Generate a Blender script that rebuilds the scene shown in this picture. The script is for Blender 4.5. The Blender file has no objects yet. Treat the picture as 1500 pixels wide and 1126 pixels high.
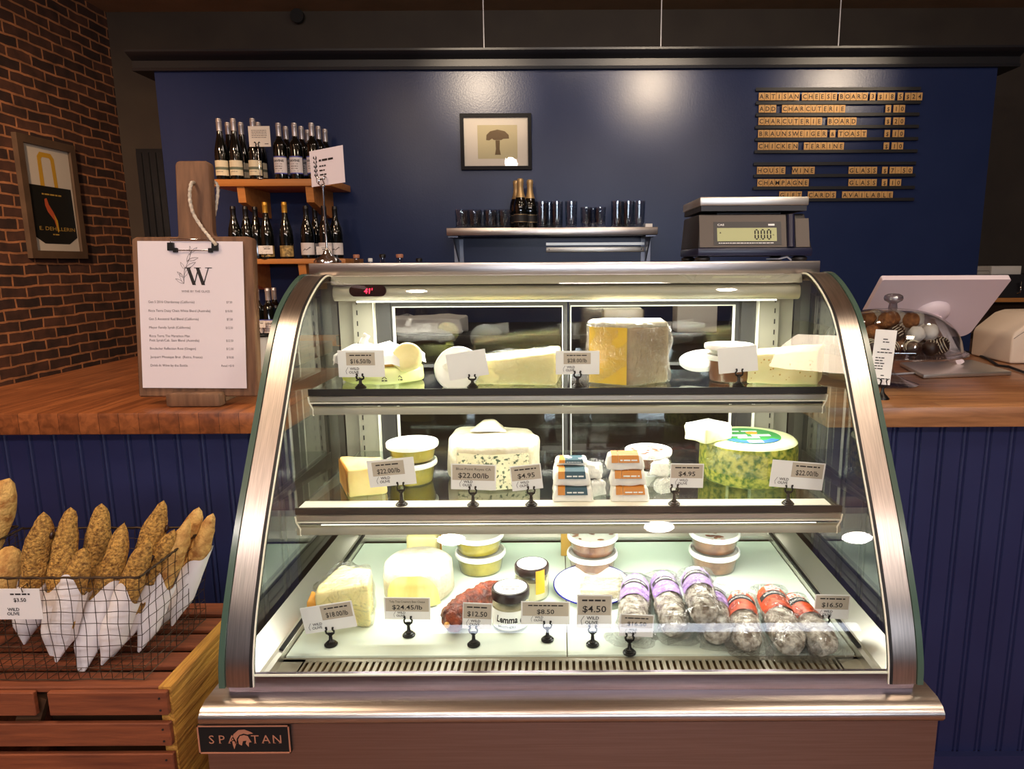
import bpy, bmesh, math, random
from mathutils import Vector, Matrix, noise
R = math.radians
random.seed(7)
SC = bpy.context.scene
COL = SC.collection
# ------------------------------------------------------------------ camera
H = 1.31                      # eye height
TH = math.atan(0.178); CT, ST = math.cos(TH), math.sin(TH)
FPX = 1000.0; PX0, PY0 = 820.0, 563.0; ROLL = 0.005
fwd = Vector((0, CT, -ST)); up0 = Vector((0, ST, CT)); r0 = Vector((1, 0, 0))
rgt = r0*math.cos(ROLL) - up0*math.sin(ROLL)
up = up0*math.cos(ROLL) + r0*math.sin(ROLL)
CAM = Vector((0, 0, H))
cd = bpy.data.cameras.new('camera'); cam = bpy.data.objects.new('camera', cd); COL.objects.link(cam)
cam.matrix_world = Matrix(((rgt.x, up.x, -fwd.x, 0), (rgt.y, up.y, -fwd.y, 0), (rgt.z, up.z, -fwd.z, H), (0, 0, 0, 1)))
cd.sensor_width = 36; cd.lens = 36*FPX/1500; cd.shift_x = -70/1500; cd.clip_start = .02
SC.camera = cam
def P(px, py, X=None, Y=None, Z=None):
    """point of the place seen at (px,py) on the plane x=X, y=Y or z=Z"""
    d = fwd + rgt*((px-PX0)/FPX) + up*((PY0-py)/FPX)
    if Y is not None: t = Y/d.y
    elif X is not None: t = X/d.x
    else: t = (Z-H)/d.z
    return CAM + d*t
ZT = H-.26; ZM = H-.48; ZD = H-.70; ZC = H-.336; ZTOP = H+.002   # top shelf, mid shelf, deck, counters, case top
# ------------------------------------------------------------------ materials
def lin(c):
    return tuple((x/255/12.92 if x/255 <= .04045 else ((x/255+.055)/1.055)**2.4) for x in c)+(1,)
def nt(name):
    m = bpy.data.materials.new(name); m.use_nodes = True
    return m, m.node_tree.nodes, m.node_tree.links, m.node_tree.nodes['Principled BSDF']
def texco(N, L, scale=(1, 1, 1), rot=(0, 0, 0)):
    t = N.new('ShaderNodeTexCoord'); mp = N.new('ShaderNodeMapping'); L.new(t.outputs['Object'], mp.inputs[0])
    mp.inputs['Scale'].default_value = scale; mp.inputs['Rotation'].default_value = rot
    return mp.outputs[0]
def mat(name, c, rough=.5, metal=0., c2=None, ns=20, stretch=(1, 1, 1), bump=0, bs=None, spec=.5, emit=None, es=0, trans=0, sss=0, lo=.35, hi=.65, coat=0, det=4):
    m, N, L, b = nt(name)
    b.inputs['Base Color'].default_value = lin(c)
    b.inputs['Roughness'].default_value = rough; b.inputs['Metallic'].default_value = metal
    b.inputs['Specular IOR Level'].default_value = spec
    b.inputs['Coat Weight'].default_value = coat
    if trans: b.inputs['Transmission Weight'].default_value = trans
    if sss:
        b.inputs['Subsurface Weight'].default_value = sss; b.inputs['Subsurface Scale'].default_value = .01
    if emit: b.inputs['Emission Color'].default_value = lin(emit); b.inputs['Emission Strength'].default_value = es
    if c2 or bump:
        v = texco(N, L, stretch)
    if c2:
        n = N.new('ShaderNodeTexNoise'); n.inputs['Scale'].default_value = ns; n.inputs['Detail'].default_value = det
        L.new(v, n.inputs['Vector']); r = N.new('ShaderNodeValToRGB'); L.new(n.outputs[0], r.inputs[0])
        r.color_ramp.elements[0].color = lin(c); r.color_ramp.elements[1].color = lin(c2)
        r.color_ramp.elements[0].position = lo; r.color_ramp.elements[1].position = hi
        L.new(r.outputs[0], b.inputs['Base Color'])
    if bump:
        n2 = N.new('ShaderNodeTexNoise'); n2.inputs['Scale'].default_value = bs or ns; n2.inputs['Detail'].default_value = 5
        L.new(v, n2.inputs['Vector']); bp = N.new('ShaderNodeBump'); bp.inputs['Strength'].default_value = bump
        bp.inputs['Distance'].default_value = .01; L.new(n2.outputs[0], bp.inputs['Height']); L.new(bp.outputs[0], b.inputs['Normal'])
    return m
def clear(name, tint=(255, 255, 255), rough=.02, ior=1.45, bump=0, bs=40, base=0.):
    """thin clear sheet: transparent with a fresnel reflection"""
    m, N, L, b = nt(name); N.remove(b)
    out = N['Material Output']; tr = N.new('ShaderNodeBsdfTransparent'); tr.inputs[0].default_value = lin(tint)
    gl = N.new('ShaderNodeBsdfGlossy'); gl.inputs['Roughness'].default_value = rough
    fr = N.new('ShaderNodeLayerWeight'); fr.inputs[0].default_value = .5
    pw = N.new('ShaderNodeMath'); pw.operation = 'POWER'; pw.inputs[1].default_value = 3.; L.new(fr.outputs['Facing'], pw.inputs[0])
    ad = N.new('ShaderNodeMath'); ad.operation = 'MULTIPLY_ADD'; ad.use_clamp = True; ad.inputs[1].default_value = .8; ad.inputs[2].default_value = base+((ior-1)/(ior+1))**2; L.new(pw.outputs[0], ad.inputs[0])
    mx = N.new('ShaderNodeMixShader'); L.new(ad.outputs[0], mx.inputs[0]); L.new(tr.outputs[0], mx.inputs[1]); L.new(gl.outputs[0], mx.inputs[2])
    if bump:
        v = texco(N, L); n2 = N.new('ShaderNodeTexNoise'); n2.inputs['Scale'].default_value = bs; n2.inputs['Detail'].default_value = 6
        n2.inputs['Distortion'].default_value = 1.5
        L.new(v, n2.inputs['Vector']); bp = N.new('ShaderNodeBump'); bp.inputs['Strength'].default_value = bump; bp.inputs['Distance'].default_value = .01
        L.new(n2.outputs[0], bp.inputs['Height']); L.new(bp.outputs[0], gl.inputs['Normal']); L.new(bp.outputs[0], fr.inputs['Normal'])
    L.new(mx.outputs[0], out.inputs[0]); return m
def milky(name, c=(240, 240, 235), amt=.6, rough=.35):
    """translucent plastic: part see-through, part white"""
    m, N, L, b = nt(name); out = N['Material Output']
    b.inputs['Base Color'].default_value = lin(c); b.inputs['Roughness'].default_value = rough
    tr = N.new('ShaderNodeBsdfTransparent'); mx = N.new('ShaderNodeMixShader'); mx.inputs[0].default_value = amt
    L.new(tr.outputs[0], mx.inputs[1]); L.new(b.outputs[0], mx.inputs[2]); L.new(mx.outputs[0], out.inputs[0]); return m
def brickmat():
    m, N, L, b = nt('old_brick')
    t = N.new('ShaderNodeTexCoord'); s = N.new('ShaderNodeSeparateXYZ'); c = N.new('ShaderNodeCombineXYZ')
    L.new(t.outputs['Object'], s.inputs[0]); L.new(s.outputs[1], c.inputs[0]); L.new(s.outputs[2], c.inputs[1])
    ns = N.new('ShaderNodeTexNoise'); ns.inputs['Scale'].default_value = 5; L.new(c.outputs[0], ns.inputs['Vector'])
    ns.inputs['Detail'].default_value = 4
    mixv = N.new('ShaderNodeMix'); mixv.data_type = 'VECTOR'; mixv.inputs['Factor'].default_value = .035
    L.new(c.outputs[0], mixv.inputs[4]); L.new(ns.outputs['Color'], mixv.inputs[5])
    br = N.new('ShaderNodeTexBrick'); L.new(mixv.outputs[1], br.inputs['Vector'])
    br.inputs['Scale'].default_value = 1; br.inputs['Brick Width'].default_value = .2; br.inputs['Row Height'].default_value = .068
    br.inputs['Mortar Size'].default_value = .0075; br.inputs['Mortar Smooth'].default_value = .25; br.inputs['Bias'].default_value = -.1
    br.inputs['Color1'].default_value = lin((58, 40, 36)); br.inputs['Color2'].default_value = lin((94, 62, 48)); br.inputs['Mortar'].default_value = lin((176, 124, 86))
    n2 = N.new('ShaderNodeTexNoise'); n2.inputs['Scale'].default_value = 9; n2.inputs['Detail'].default_value = 8; L.new(c.outputs[0], n2.inputs['Vector'])
    rp = N.new('ShaderNodeValToRGB'); L.new(n2.outputs[0], rp.inputs[0]); rp.color_ramp.elements[0].position = .3; rp.color_ramp.elements[1].position = .75
    rp.color_ramp.elements[0].color = (.45, .42, .42, 1); rp.color_ramp.elements[1].color = (1.25, 1.1, 1, 1)
    mu = N.new('ShaderNodeMix'); mu.data_type = 'RGBA'; mu.blend_type = 'MULTIPLY'; mu.inputs['Factor'].default_value = 1
    L.new(br.outputs['Color'], mu.inputs[6]); L.new(rp.outputs[0], mu.inputs[7]); L.new(mu.outputs[2], b.inputs['Base Color'])
    b.inputs['Roughness'].default_value = .85
    bp = N.new('ShaderNodeBump'); bp.inputs['Strength'].default_value = .7; bp.inputs['Distance'].default_value = .012; bp.invert = True
    ad = N.new('ShaderNodeMath'); ad.operation = 'SUBTRACT'; L.new(br.outputs['Fac'], ad.inputs[0])
    sc = N.new('ShaderNodeMath'); sc.operation = 'MULTIPLY'; sc.inputs[1].default_value = .6; L.new(n2.outputs[0], sc.inputs[0]); L.new(sc.outputs[0], ad.inputs[1])
    L.new(ad.outputs[0], bp.inputs['Height']); L.new(bp.outputs[0], b.inputs['Normal']); return m
def blockwood(name, c1, c2, dark, rot, w=.9, h=.045, rough=.35, swap=None):
    """butcher block: staves with grain along local x (after rot)"""
    m, N, L, b = nt(name)
    v = texco(N, L, rot=rot)
    br = N.new('ShaderNodeTexBrick'); L.new(v, br.inputs['Vector']); br.inputs['Scale'].default_value = 1
    br.inputs['Brick Width'].default_value = w; br.inputs['Row Height'].default_value = h; br.inputs['Mortar Size'].default_value = .0006
    br.inputs['Color1'].default_value = lin(c1); br.inputs['Color2'].default_value = lin(c2); br.inputs['Mortar'].default_value = lin(dark)
    mp = N.new('ShaderNodeMapping'); mp.inputs['Scale'].default_value = (2.2, 26, 26); L.new(v, mp.inputs[0])
    n = N.new('ShaderNodeTexNoise'); n.inputs['Scale'].default_value = 2.2; n.inputs['Detail'].default_value = 6; n.inputs['Distortion'].default_value = .6; L.new(mp.outputs[0], n.inputs['Vector'])
    rp = N.new('ShaderNodeValToRGB'); L.new(n.outputs[0], rp.inputs[0]); rp.color_ramp.elements[0].color = (.5, .45, .42, 1); rp.color_ramp.elements[1].color = (1.12, 1.08, 1, 1)
    rp.color_ramp.elements[0].position = .32; rp.color_ramp.elements[1].position = .68
    mu = N.new('ShaderNodeMix'); mu.data_type = 'RGBA'; mu.blend_type = 'MULTIPLY'; mu.inputs['Factor'].default_value = .9
    L.new(br.outputs['Color'], mu.inputs[6]); L.new(rp.outputs[0], mu.inputs[7]); L.new(mu.outputs[2], b.inputs['Base Color'])
    b.inputs['Roughness'].default_value = rough; return m
def wood(name, c, c2, axis='x', rough=.6, sc=1., bump=.15):
    st = {'x': (1.5, 18, 18), 'y': (18, 1.5, 18), 'z': (18, 18, 1.5)}[axis]
    return mat(name, c, rough, c2=c2, ns=2.5*sc, stretch=st, bump=bump, det=7, lo=.3, hi=.7)
M = {}
M['brick'] = brickmat()
M['blue'] = mat('navy_wall_paint', (35, 47, 84), .27, c2=(38, 50, 87), ns=3, bump=.05, bs=90, spec=.3)
M['bluepanel'] = mat('navy_panel_paint', (33, 38, 80), .5, c2=(36, 42, 84), ns=5, bump=.03, bs=60)
M['olive'] = mat('dark_umber_paint', (62, 52, 44), .7, c2=(68, 58, 48), ns=4)
M['cornice'] = mat('black_paint', (30, 30, 34), .4)
M['ceil'] = mat('tan_ceiling_paint', (150, 118, 88), .8, c2=(165, 130, 98), ns=3)
M['floor'] = wood('floor_boards', (104, 66, 44), (146, 92, 60), 'x', .4)
M['steel'] = mat('brushed_steel', (196, 188, 182), .28, 1., c2=(210, 202, 196), ns=8, stretch=(1, 60, 60), bump=.03, bs=12)
M['steelv'] = mat('brushed_steel_band', (176, 168, 160), .3, 1., c2=(198, 188, 180), ns=8, stretch=(60, 2, 2), bump=.02, bs=12)
M['steeldark'] = mat('dim_brushed_steel', (128, 118, 128), .35, 1., c2=(140, 128, 138), ns=8, stretch=(1, 60, 60), bump=.02, bs=12)
M['steelbase'] = mat('brushed_steel_apron', (176, 156, 146), .42, 1., c2=(166, 146, 136), ns=8, stretch=(1, 60, 60), bump=.02, bs=12)
M['alu'] = mat('satin_aluminium', (215, 210, 200), .35, .9)
M['galv'] = mat('pale_grey_coated_metal', (158, 153, 136), .45, .2)
M['chrome'] = mat('polished_chrome', (205, 206, 212), .12, 1.)
M['blackmetal'] = mat('black_cast_metal', (22, 20, 20), .35, .3)
M['gasket'] = mat('black_rubber', (24, 22, 22), .5)
M['frame_dark'] = mat('dark_door_frame', (56, 54, 52), .45)
M['white_lip'] = mat('white_plastic_lip', (250, 246, 230), .4)
M['deck'] = mat('pale_mint_deck_panel', (214, 226, 214), .22)
M['cavity'] = mat('bronze_tray_under_grille', (120, 98, 62), .6)
M['glass'] = clear('case_glass', (250, 255, 252))
M['glassedge'] = mat('green_glass_edge', (72, 96, 84), .2, spec=.6)
M['shelfglass'] = clear('shelf_glass', (238, 246, 240), .05, 1.5, base=.12)
M['tumbler'] = clear('drinking_glass', (232, 236, 240), .03, 1.5, base=.06)
M['dome'] = clear('cloche_glass', (246, 248, 248), .02, 1.5, base=.01)
M['film'] = clear('cling_film', (255, 255, 252), .2, 1.35, bump=1, bs=70, base=.07)
M['bag'] = clear('crinkled_clear_bag', (252, 252, 252), .12, 1.4, bump=1, bs=110, base=.04)
M['cup'] = clear('clear_tub_plastic', (246, 246, 240), .12, 1.4, base=.03)
M['lid'] = mat('white_plastic_lid', (246, 246, 242), .35, sss=.1)
M['lidtop'] = milky('frosted_lid_panel', (240, 238, 230), .55)
M['card'] = mat('cream_card_stock', (238, 228, 214), .7)
M['cardwhite'] = mat('white_card_stock', (240, 236, 232), .7)
M['cardgrey'] = mat('printed_taupe_panel', (192, 178, 160), .7)
M['ink'] = mat('black_ink', (32, 26, 26), .7)
M['inkgrey'] = mat('grey_ink', (110, 100, 98), .7)
M['paper'] = mat('white_menu_paper', (228, 216, 220), .8)
M['copper'] = mat('copper_print', (190, 128, 100), .45)
M['ledred'] = mat('red_led_digits', (255, 20, 60), .5, emit=(255, 30, 60), es=3)
M['displayblack'] = mat('black_display_lens', (34, 12, 14), .2)
M['rind_w'] = mat('white_rind', (208, 200, 180), .7, c2=(190, 178, 150), ns=40, bump=.3, bs=90)
M['ch_yellow'] = mat('yellow_cheese_paste', (226, 200, 122), .45, c2=(238, 218, 150), ns=14, sss=.15, bump=.1, bs=60)
M['ch_gold'] = mat('gold_cheese_paste', (226, 184, 62), .45, c2=(236, 198, 84), ns=10, sss=.15, bump=.15, bs=50)
M['ch_pale'] = mat('pale_cheese_paste', (238, 226, 168), .5, c2=(228, 214, 146), ns=12, sss=.15, bump=.15, bs=60)
M['ch_orange'] = mat('orange_rind', (214, 150, 60), .55, c2=(232, 178, 92), ns=12, bump=.2)
M['ch_cream'] = mat('cream_cheese_paste', (240, 224, 160), .5, c2=(232, 210, 128), ns=9, stretch=(5, 5, 1), sss=.15)
M['rind_brown'] = mat('grey_brown_rind', (150, 124, 92), .7, c2=(178, 154, 120), ns=16, bump=.4)
M['blue_ch'] = mat('blue_veined_paste', (232, 224, 190), .6, c2=(70, 92, 70), ns=120, sss=.03, bump=.4, lo=.54, hi=.64)
M['green_marble'] = mat('green_marbled_cheese', (64, 104, 26), .5, c2=(190, 186, 76), ns=90, bump=.15, lo=.36, hi=.62)
M['green_top'] = mat('waxed_pale_green_top', (238, 238, 190), .45, c2=(206, 214, 120), ns=12, lo=.5, hi=.75)
M['greenbag'] = mat('lime_printed_wrapper', (212, 218, 92), .4, c2=(238, 238, 170), ns=9, bump=.3)
M['waxpaper'] = mat('white_wax_paper', (246, 242, 236), .5, bump=.5, bs=16)
M['pack'] = mat('white_vacuum_pack', (244, 240, 230), .3, bump=.4, bs=40)
M['tealprint'] = mat('teal_print', (38, 78, 92), .5); M['orangeprint'] = mat('orange_print', (214, 136, 40), .5)
M['blueprint'] = mat('blue_print', (44, 92, 170), .5); M['greenprint'] = mat('green_print', (48, 128, 62), .5); M['whiteprint'] = mat('white_print', (248, 248, 244), .5)
M['olives'] = mat('green_olives', (150, 140, 34), .3, c2=(196, 178, 70), ns=30)
M['dates'] = mat('brown_olives', (104, 62, 48), .35, c2=(160, 110, 80), ns=34)
M['jam'] = mat('brown_spread', (120, 66, 44), .35, c2=(146, 90, 60), ns=20)
M['salami'] = mat('dry_cured_red_brown_sausage', (70, 22, 12), .4, c2=(150, 66, 32), ns=70, bump=1, bs=90, lo=.35, hi=.7)
M['mould'] = mat('mould_dusted_salami', (138, 122, 106), .75, c2=(228, 220, 206), ns=70, bump=.8, bs=110, lo=.36, hi=.6)
M['purple'] = mat('lilac_label', (150, 110, 190), .4, c2=(190, 160, 216), ns=160); M['orange'] = mat('orange_label', (200, 62, 20), .4, c2=(216, 92, 40), ns=160)
M['enamel'] = mat('white_enamel', (240, 240, 236), .15, coat=.5); M['enamelblue'] = mat('cobalt_enamel_rim', (32, 34, 130), .2)
M['board'] = mat('brown_kraft_board', (206, 160, 74), .7)
M['jarlid'] = mat('dark_jar_lid', (46, 34, 32), .3); M['honey'] = mat('pale_cream_spread', (206, 200, 168), .3)
M['yellowtape'] = mat('amber_seal_tape', (236, 170, 40), .5)
M['crate'] = wood('reddish_crate_slat', (104, 52, 30), (146, 78, 44), 'x', .75, 2.)
M['crateend'] = wood('rough_end_lit_yellow', (212, 158, 66), (176, 120, 50), 'y', .75, 2., .9)  # rough wood; its yellow carries the light thrown by the case
M['wire'] = mat('rusty_dark_wire', (66, 50, 36), .5, .6)
M['bread'] = mat('seeded_crust', (116, 74, 30), .7, c2=(226, 174, 88), ns=190, bump=1, bs=240, lo=.30, hi=.62, det=4)
M['breadplain'] = mat('plain_floury_crust', (168, 112, 52), .75, c2=(222, 178, 104), ns=60, bump=.6, bs=160, lo=.3, hi=.6)
M['bagpaper'] = mat('white_bread_paper', (238, 232, 232), .75, bump=.5, bs=12)
M['boardwood'] = wood('rustic_brown_board', (92, 62, 42), (138, 98, 68), 'z', .7, 1.3)
M['ctop'] = blockwood('butcher_block_depthwise', (166, 98, 56), (138, 78, 44), (84, 46, 28), (0, 0, R(90)))
M['ctopx'] = blockwood('butcher_block_lengthwise', (178, 128, 88), (150, 100, 66), (92, 56, 38), (0, 0, 0), rough=.3)
M['bracketsteel'] = mat('dull_bracket_steel', (130, 134, 146), .4, .8)
M['shelfwood'] = wood('honey_pine_shelf', (186, 116, 52), (206, 136, 68), 'x', .5)
M['rope'] = mat('cotton_rope', (226, 212, 192), .9, c2=(196, 180, 160), ns=60, bump=.8, bs=90)
M['bottle'] = mat('dark_bottle_glass', (10, 12, 9), .07, spec=.7, coat=.4)
M['silvercap'] = mat('silver_foil', (206, 196, 194), .35, .6); M['goldcap'] = mat('gold_foil', (214, 160, 62), .35, .5); M['champgold'] = mat('champagne_foil', (206, 172, 120), .4, .5)
M['blackcap'] = mat('black_foil', (22, 20, 22), .35)
M['lblcream'] = mat('cream_wine_label', (232, 220, 188), .7); M['lblwhite'] = mat('white_wine_label', (232, 224, 222), .7); M['lblgold'] = mat('gilt_wine_label', (206, 176, 110), .6, c2=(120, 100, 60), ns=60)
M['lblgrn'] = mat('sage_stripe', (108, 118, 98), .7); M['lblblue'] = mat('blue_border', (92, 96, 178), .7); M['lblblack'] = mat('charcoal_wine_label', (36, 32, 32), .6)
M['tile'] = mat('letter_tile_wood', (226, 178, 112), .55, c2=(206, 152, 86), ns=3, stretch=(14, 1, 3), lo=.3, hi=.7)
M['scaleblack'] = mat('scale_black_plastic', (34, 32, 32), .45); M['scalegrey'] = mat('scale_taupe_panel', (92, 82, 72), .5, bump=.05, bs=200)
M['scalenavy'] = mat('scale_navy_skirt', (30, 32, 56), .3)
M['lcd'] = mat('green_grey_lcd', (176, 180, 128), .3, emit=(176, 180, 128), es=.05)
M['poswhite'] = mat('pos_white_plastic', (232, 216, 222), .4); M['posbeige'] = mat('printer_beige_plastic', (214, 196, 176), .5)
M['darkwood'] = wood('dark_cabinet_wood', (70, 46, 28), (98, 64, 38), 'x', .6)
M['cab'] = mat('charcoal_cabinet', (36, 34, 36), .5)
M['towel'] = mat('white_towel', (222, 220, 224), .9, bump=.4, bs=20)
M['framebrown'] = mat('taupe_frame', (92, 72, 56), .55, c2=(80, 62, 48), ns=8); M['frameblack'] = mat('black_frame', (14, 13, 16), .6, spec=.25)
M['artpaper'] = mat('art_paper', (232, 214, 204), .7); M['bagblack'] = mat('printed_black', (12, 13, 14), .6); M['yellowprint'] = mat('printed_yellow', (224, 166, 48), .6); M['redprint'] = mat('printed_coral', (214, 92, 56), .6)
M['printbeige'] = mat('printed_beige', (206, 186, 150), .7); M['printbrown'] = mat('printed_brown', (110, 84, 58), .7)
M['choc'] = mat('dark_chocolate', (46, 24, 18), .35); M['cocoa'] = mat('cocoa_crumb', (128, 74, 40), .8, c2=(176, 112, 60), ns=60, bump=1, bs=70); M['powder'] = mat('powdered_white_chocolate', (232, 224, 218), .75, c2=(208, 198, 190), ns=30, bump=.4); M['whitechoc'] = mat('white_chocolate', (240, 226, 200), .4)
M['cable'] = mat('black_cable', (18, 18, 20), .5); M['cablewhite'] = mat('white_cable', (225, 222, 224), .5)
M['emit'] = mat('lamp_diffuser', (255, 252, 244), .5, emit=(255, 250, 238), es=3)
M['emitwarm'] = mat('warm_lamp_lens', (255, 220, 170), .5, emit=(255, 205, 150), es=12)
# ------------------------------------------------------------------ mesh helpers
I4 = Matrix.Identity(4)
class MB:
    def __init__(s): s.bm = bmesh.new()
    def add(s, verts, faces, m=I4):
        vs = [s.bm.verts.new(m @ Vector(v)) for v in verts]
        for f in faces:
            try: s.bm.faces.new([vs[i] for i in f])
            except ValueError: pass
        return vs
    def box(s, x0, x1, y0, y1, z0, z1, m=I4):
        return s.add([(x0, y0, z0), (x1, y0, z0), (x1, y1, z0), (x0, y1, z0), (x0, y0, z1), (x1, y0, z1), (x1, y1, z1), (x0, y1, z1)],
              [(3, 2, 1, 0), (4, 5, 6, 7), (0, 1, 5, 4), (1, 2, 6, 5), (2, 3, 7, 6), (3, 0, 4, 7)], m)
    def prism(s, poly, a0, a1, axis='z', m=I4):
        """poly of 2D points extruded along axis; x:(y,z) y:(x,z) z:(x,y)"""
        f = {'x': lambda p, a: (a, p[0], p[1]), 'y': lambda p, a: (p[0], a, p[1]), 'z': lambda p, a: (p[0], p[1], a)}[axis]
        n = len(poly); v = [f(p, a0) for p in poly]+[f(p, a1) for p in poly]
        s.add(v, [tuple(range(n))[::-1], tuple(range(n, 2*n))]+[(i, (i+1) % n, n+(i+1) % n, n+i) for i in range(n)], m)
    def lathe(s, prof, n=24, m=I4, close=False, a0=0, a1=2*math.pi, jit=0):
        full = abs(a1-a0-2*math.pi) < 1e-6; k = n if full else n+1
        v = []
        for (r, z) in prof:
            for i in range(k):
                a = a0+(a1-a0)*i/n; rr = r*(1+jit*noise.noise(Vector((math.cos(a)*2, math.sin(a)*2, z*30))))
                v.append((rr*math.cos(a), rr*math.sin(a), z))
        F = []
        for j in range(len(prof)-1):
            for i in range(n if full else n):
                i2 = (i+1) % k
                F.append((j*k+i, j*k+i2, (j+1)*k+i2, (j+1)*k+i))
        s.add(v, F, m)
        if full:
            s.bm.verts.ensure_lookup_table()
    def tube(s, pts, r, n=6, m=I4, cap=True):
        pts = [Vector(p) for p in pts]; k = len(pts); v = []
        rr = r if isinstance(r, (list, tuple)) else [r]*k
        ref = None
        for i, p in enumerate(pts):
            t = (pts[min(i+1, k-1)]-pts[max(i-1, 0)]).normalized()
            if ref is None: ref = Vector((0, 0, 1)) if abs(t.z) < .9 else Vector((1, 0, 0))
            a = t.cross(ref).normalized(); b = a.cross(t).normalized(); ref = b
            for j in range(n):
                an = 2*math.pi*j/n; v.append(p+(a*math.cos(an)+b*math.sin(an))*rr[i])
        F = [(i*n+j, i*n+(j+1) % n, (i+1)*n+(j+1) % n, (i+1)*n+j) for i in range(k-1) for j in range(n)]
        if cap: F += [tuple(range(n))[::-1], tuple(range((k-1)*n, k*n))]
        s.add(v, F, m)
    def cyl(s, r, z0, z1, n=24, m=I4): s.lathe([(0, z0), (r, z0), (r, z1), (0, z1)], n, m)
    def sph(s, c, r, n=12, m=I4, sz=1.):
        k = max(4, n//2); s.lathe([(r*math.sin(math.pi*i/k), r*sz*-math.cos(math.pi*i/k)) for i in range(k+1)], n, m @ Matrix.Translation(c))
    def bevel(s, w, seg=2):
        bmesh.ops.remove_doubles(s.bm, verts=s.bm.verts, dist=1e-6)
        bmesh.ops.bevel(s.bm, geom=list(s.bm.edges), offset=w, segments=seg, affect='EDGES', profile=.5, clamp_overlap=True)
        return s
    def sub(s, cuts=3):
        bmesh.ops.subdivide_edges(s.bm, edges=list(s.bm.edges), cuts=cuts, use_grid_fill=True); return s
    def rough(s, amp, sc=20, seed=0):
        s.bm.normal_update()
        for v in s.bm.verts:
            v.co += v.normal*noise.noise(v.co*sc+Vector((seed*7.3, seed*3.1, 0)))*amp
        return s
    def build(s, name, m, parent=None, smooth=35, mw=None):
        bmesh.ops.remove_doubles(s.bm, verts=s.bm.verts, dist=1e-6)
        bmesh.ops.dissolve_degenerate(s.bm, dist=1e-7, edges=s.bm.edges)
        bmesh.ops.recalc_face_normals(s.bm, faces=s.bm.faces)
        me = bpy.data.meshes.new(name); s.bm.to_mesh(me); s.bm.free(); me.materials.append(M[m] if isinstance(m, str) else m)
        if smooth:
            me.polygons.foreach_set('use_smooth', [True]*len(me.polygons)); me.set_sharp_from_angle(angle=R(smooth))
        o = bpy.data.objects.new(name, me); COL.objects.link(o)
        if parent: o.parent = parent
        if mw is not None: o.matrix_world = mw
        return o
TCACHE = {}
def text_geo(t, bold=0, shear=0):
    k = (t, bold, shear)
    if k in TCACHE: return TCACHE[k]
    c = bpy.data.curves.new('lettering', 'FONT'); c.body = t; c.size = 1; c.offset = bold; c.shear = shear; c.resolution_u = 2
    o = bpy.data.objects.new('lettering', c); COL.objects.link(o)
    dg = bpy.context.evaluated_depsgraph_get(); me = bpy.data.meshes.new_from_object(o.evaluated_get(dg))
    v = [tuple(x.co) for x in me.vertices]; f = [tuple(p.vertices) for p in me.polygons]
    bpy.data.objects.remove(o); bpy.data.curves.remove(c); bpy.data.meshes.remove(me)
    w = (min((p[0] for p in v), default=0), max((p[0] for p in v), default=0))
    TCACHE[k] = (v, f, w); return TCACHE[k]
def put_text(mb, t, x, y, h, m=I4, align='l', width=None, bold=0, shear=0, z=0, fn=None, sx=1.):
    """text with cap height h at (x,y) in plane; m maps the plane to the place"""
    v, f, (a, b) = text_geo(t, bold, shear); s = h/.7; kx = s*sx
    if width and b > a: kx = width/(b-a)
    w = (b-a)*kx; ox = {'l': 0, 'c': -w/2, 'r': -w}[align]
    q = [(x+ox+(p[0]-a)*kx, y+p[1]*s, z) for p in v]
    if fn: q = [fn(p) for p in q]
    mb.add(q, f, m)
def scribble(mb, x0, x1, y, h, m=I4, z=0, seed=1):
    rnd = random.Random(seed); x = x0
    while x < x1-h:
        w = h*rnd.uniform(1.5, 5); w = min(w, x1-x); mb.add([(x, y, z), (x+w, y, z), (x+w, y+h, z), (x, y+h, z)], [(0, 1, 2, 3)], m); x += w+h*.7
def upright(o, yaw=0, tilt=0, lean=0):
    """plane x right, y up, normal to the viewer, standing at o"""
    return Matrix.Translation(o) @ Matrix.Rotation(yaw, 4, 'Z') @ Matrix.Rotation(lean, 4, 'X') @ Matrix.Rotation(tilt, 4, 'Y') @ Matrix.Rotation(R(90), 4, 'X')
def thing(name, label, cat, loc=(0, 0, 0), group=None, rz=0):
    o = bpy.data.objects.new(name, None); COL.objects.link(o); o.empty_display_size = .05
    o.location = loc; o.rotation_euler = (0, 0, rz); o['label'] = label; o['category'] = cat
    if group: o['group'] = group
    return o
def tag(o, label, cat, group=None):
    o['label'] = label; o['category'] = cat
    if group: o['group'] = group
    return o
def struct(o): o['kind'] = 'structure'; return o
def dup(root, loc, label=None, rz=None, group=None, rot=None):
    r = root.copy(); COL.objects.link(r); r.location = loc
    if rz is not None: r.rotation_euler = (0, 0, rz)
    if rot is not None: r.rotation_euler = rot
    if label: r['label'] = label
    if group: r['group'] = group
    for ch in [o for o in COL.objects if o.parent == root]:
        c = ch.copy(); COL.objects.link(c); c.parent = r
        for g in [o for o in COL.objects if o.parent == ch]:
            d = g.copy(); COL.objects.link(d); d.parent = c
    return r
def T(x, y, z): return Matrix.Translation((x, y, z))
def kids(o): return [c for c in COL.objects if c.parent == o]
def settle(root, loc):
    """things drawn in place coordinates get their base point moved to loc"""
    loc = Vector(loc); root.location = loc
    for c in kids(root):
        c.data.transform(Matrix.Translation(-loc))
        for g in kids(c): g.data.transform(Matrix.Translation(-loc))
    return root
def box1(name, m, x0, x1, y0, y1, z0, z1, parent=None, bev=0, seg=2):
    b = MB(); b.box(x0, x1, y0, y1, z0, z1)
    if bev: b.bevel(bev, seg)
    return b.build(name, m, parent)
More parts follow.
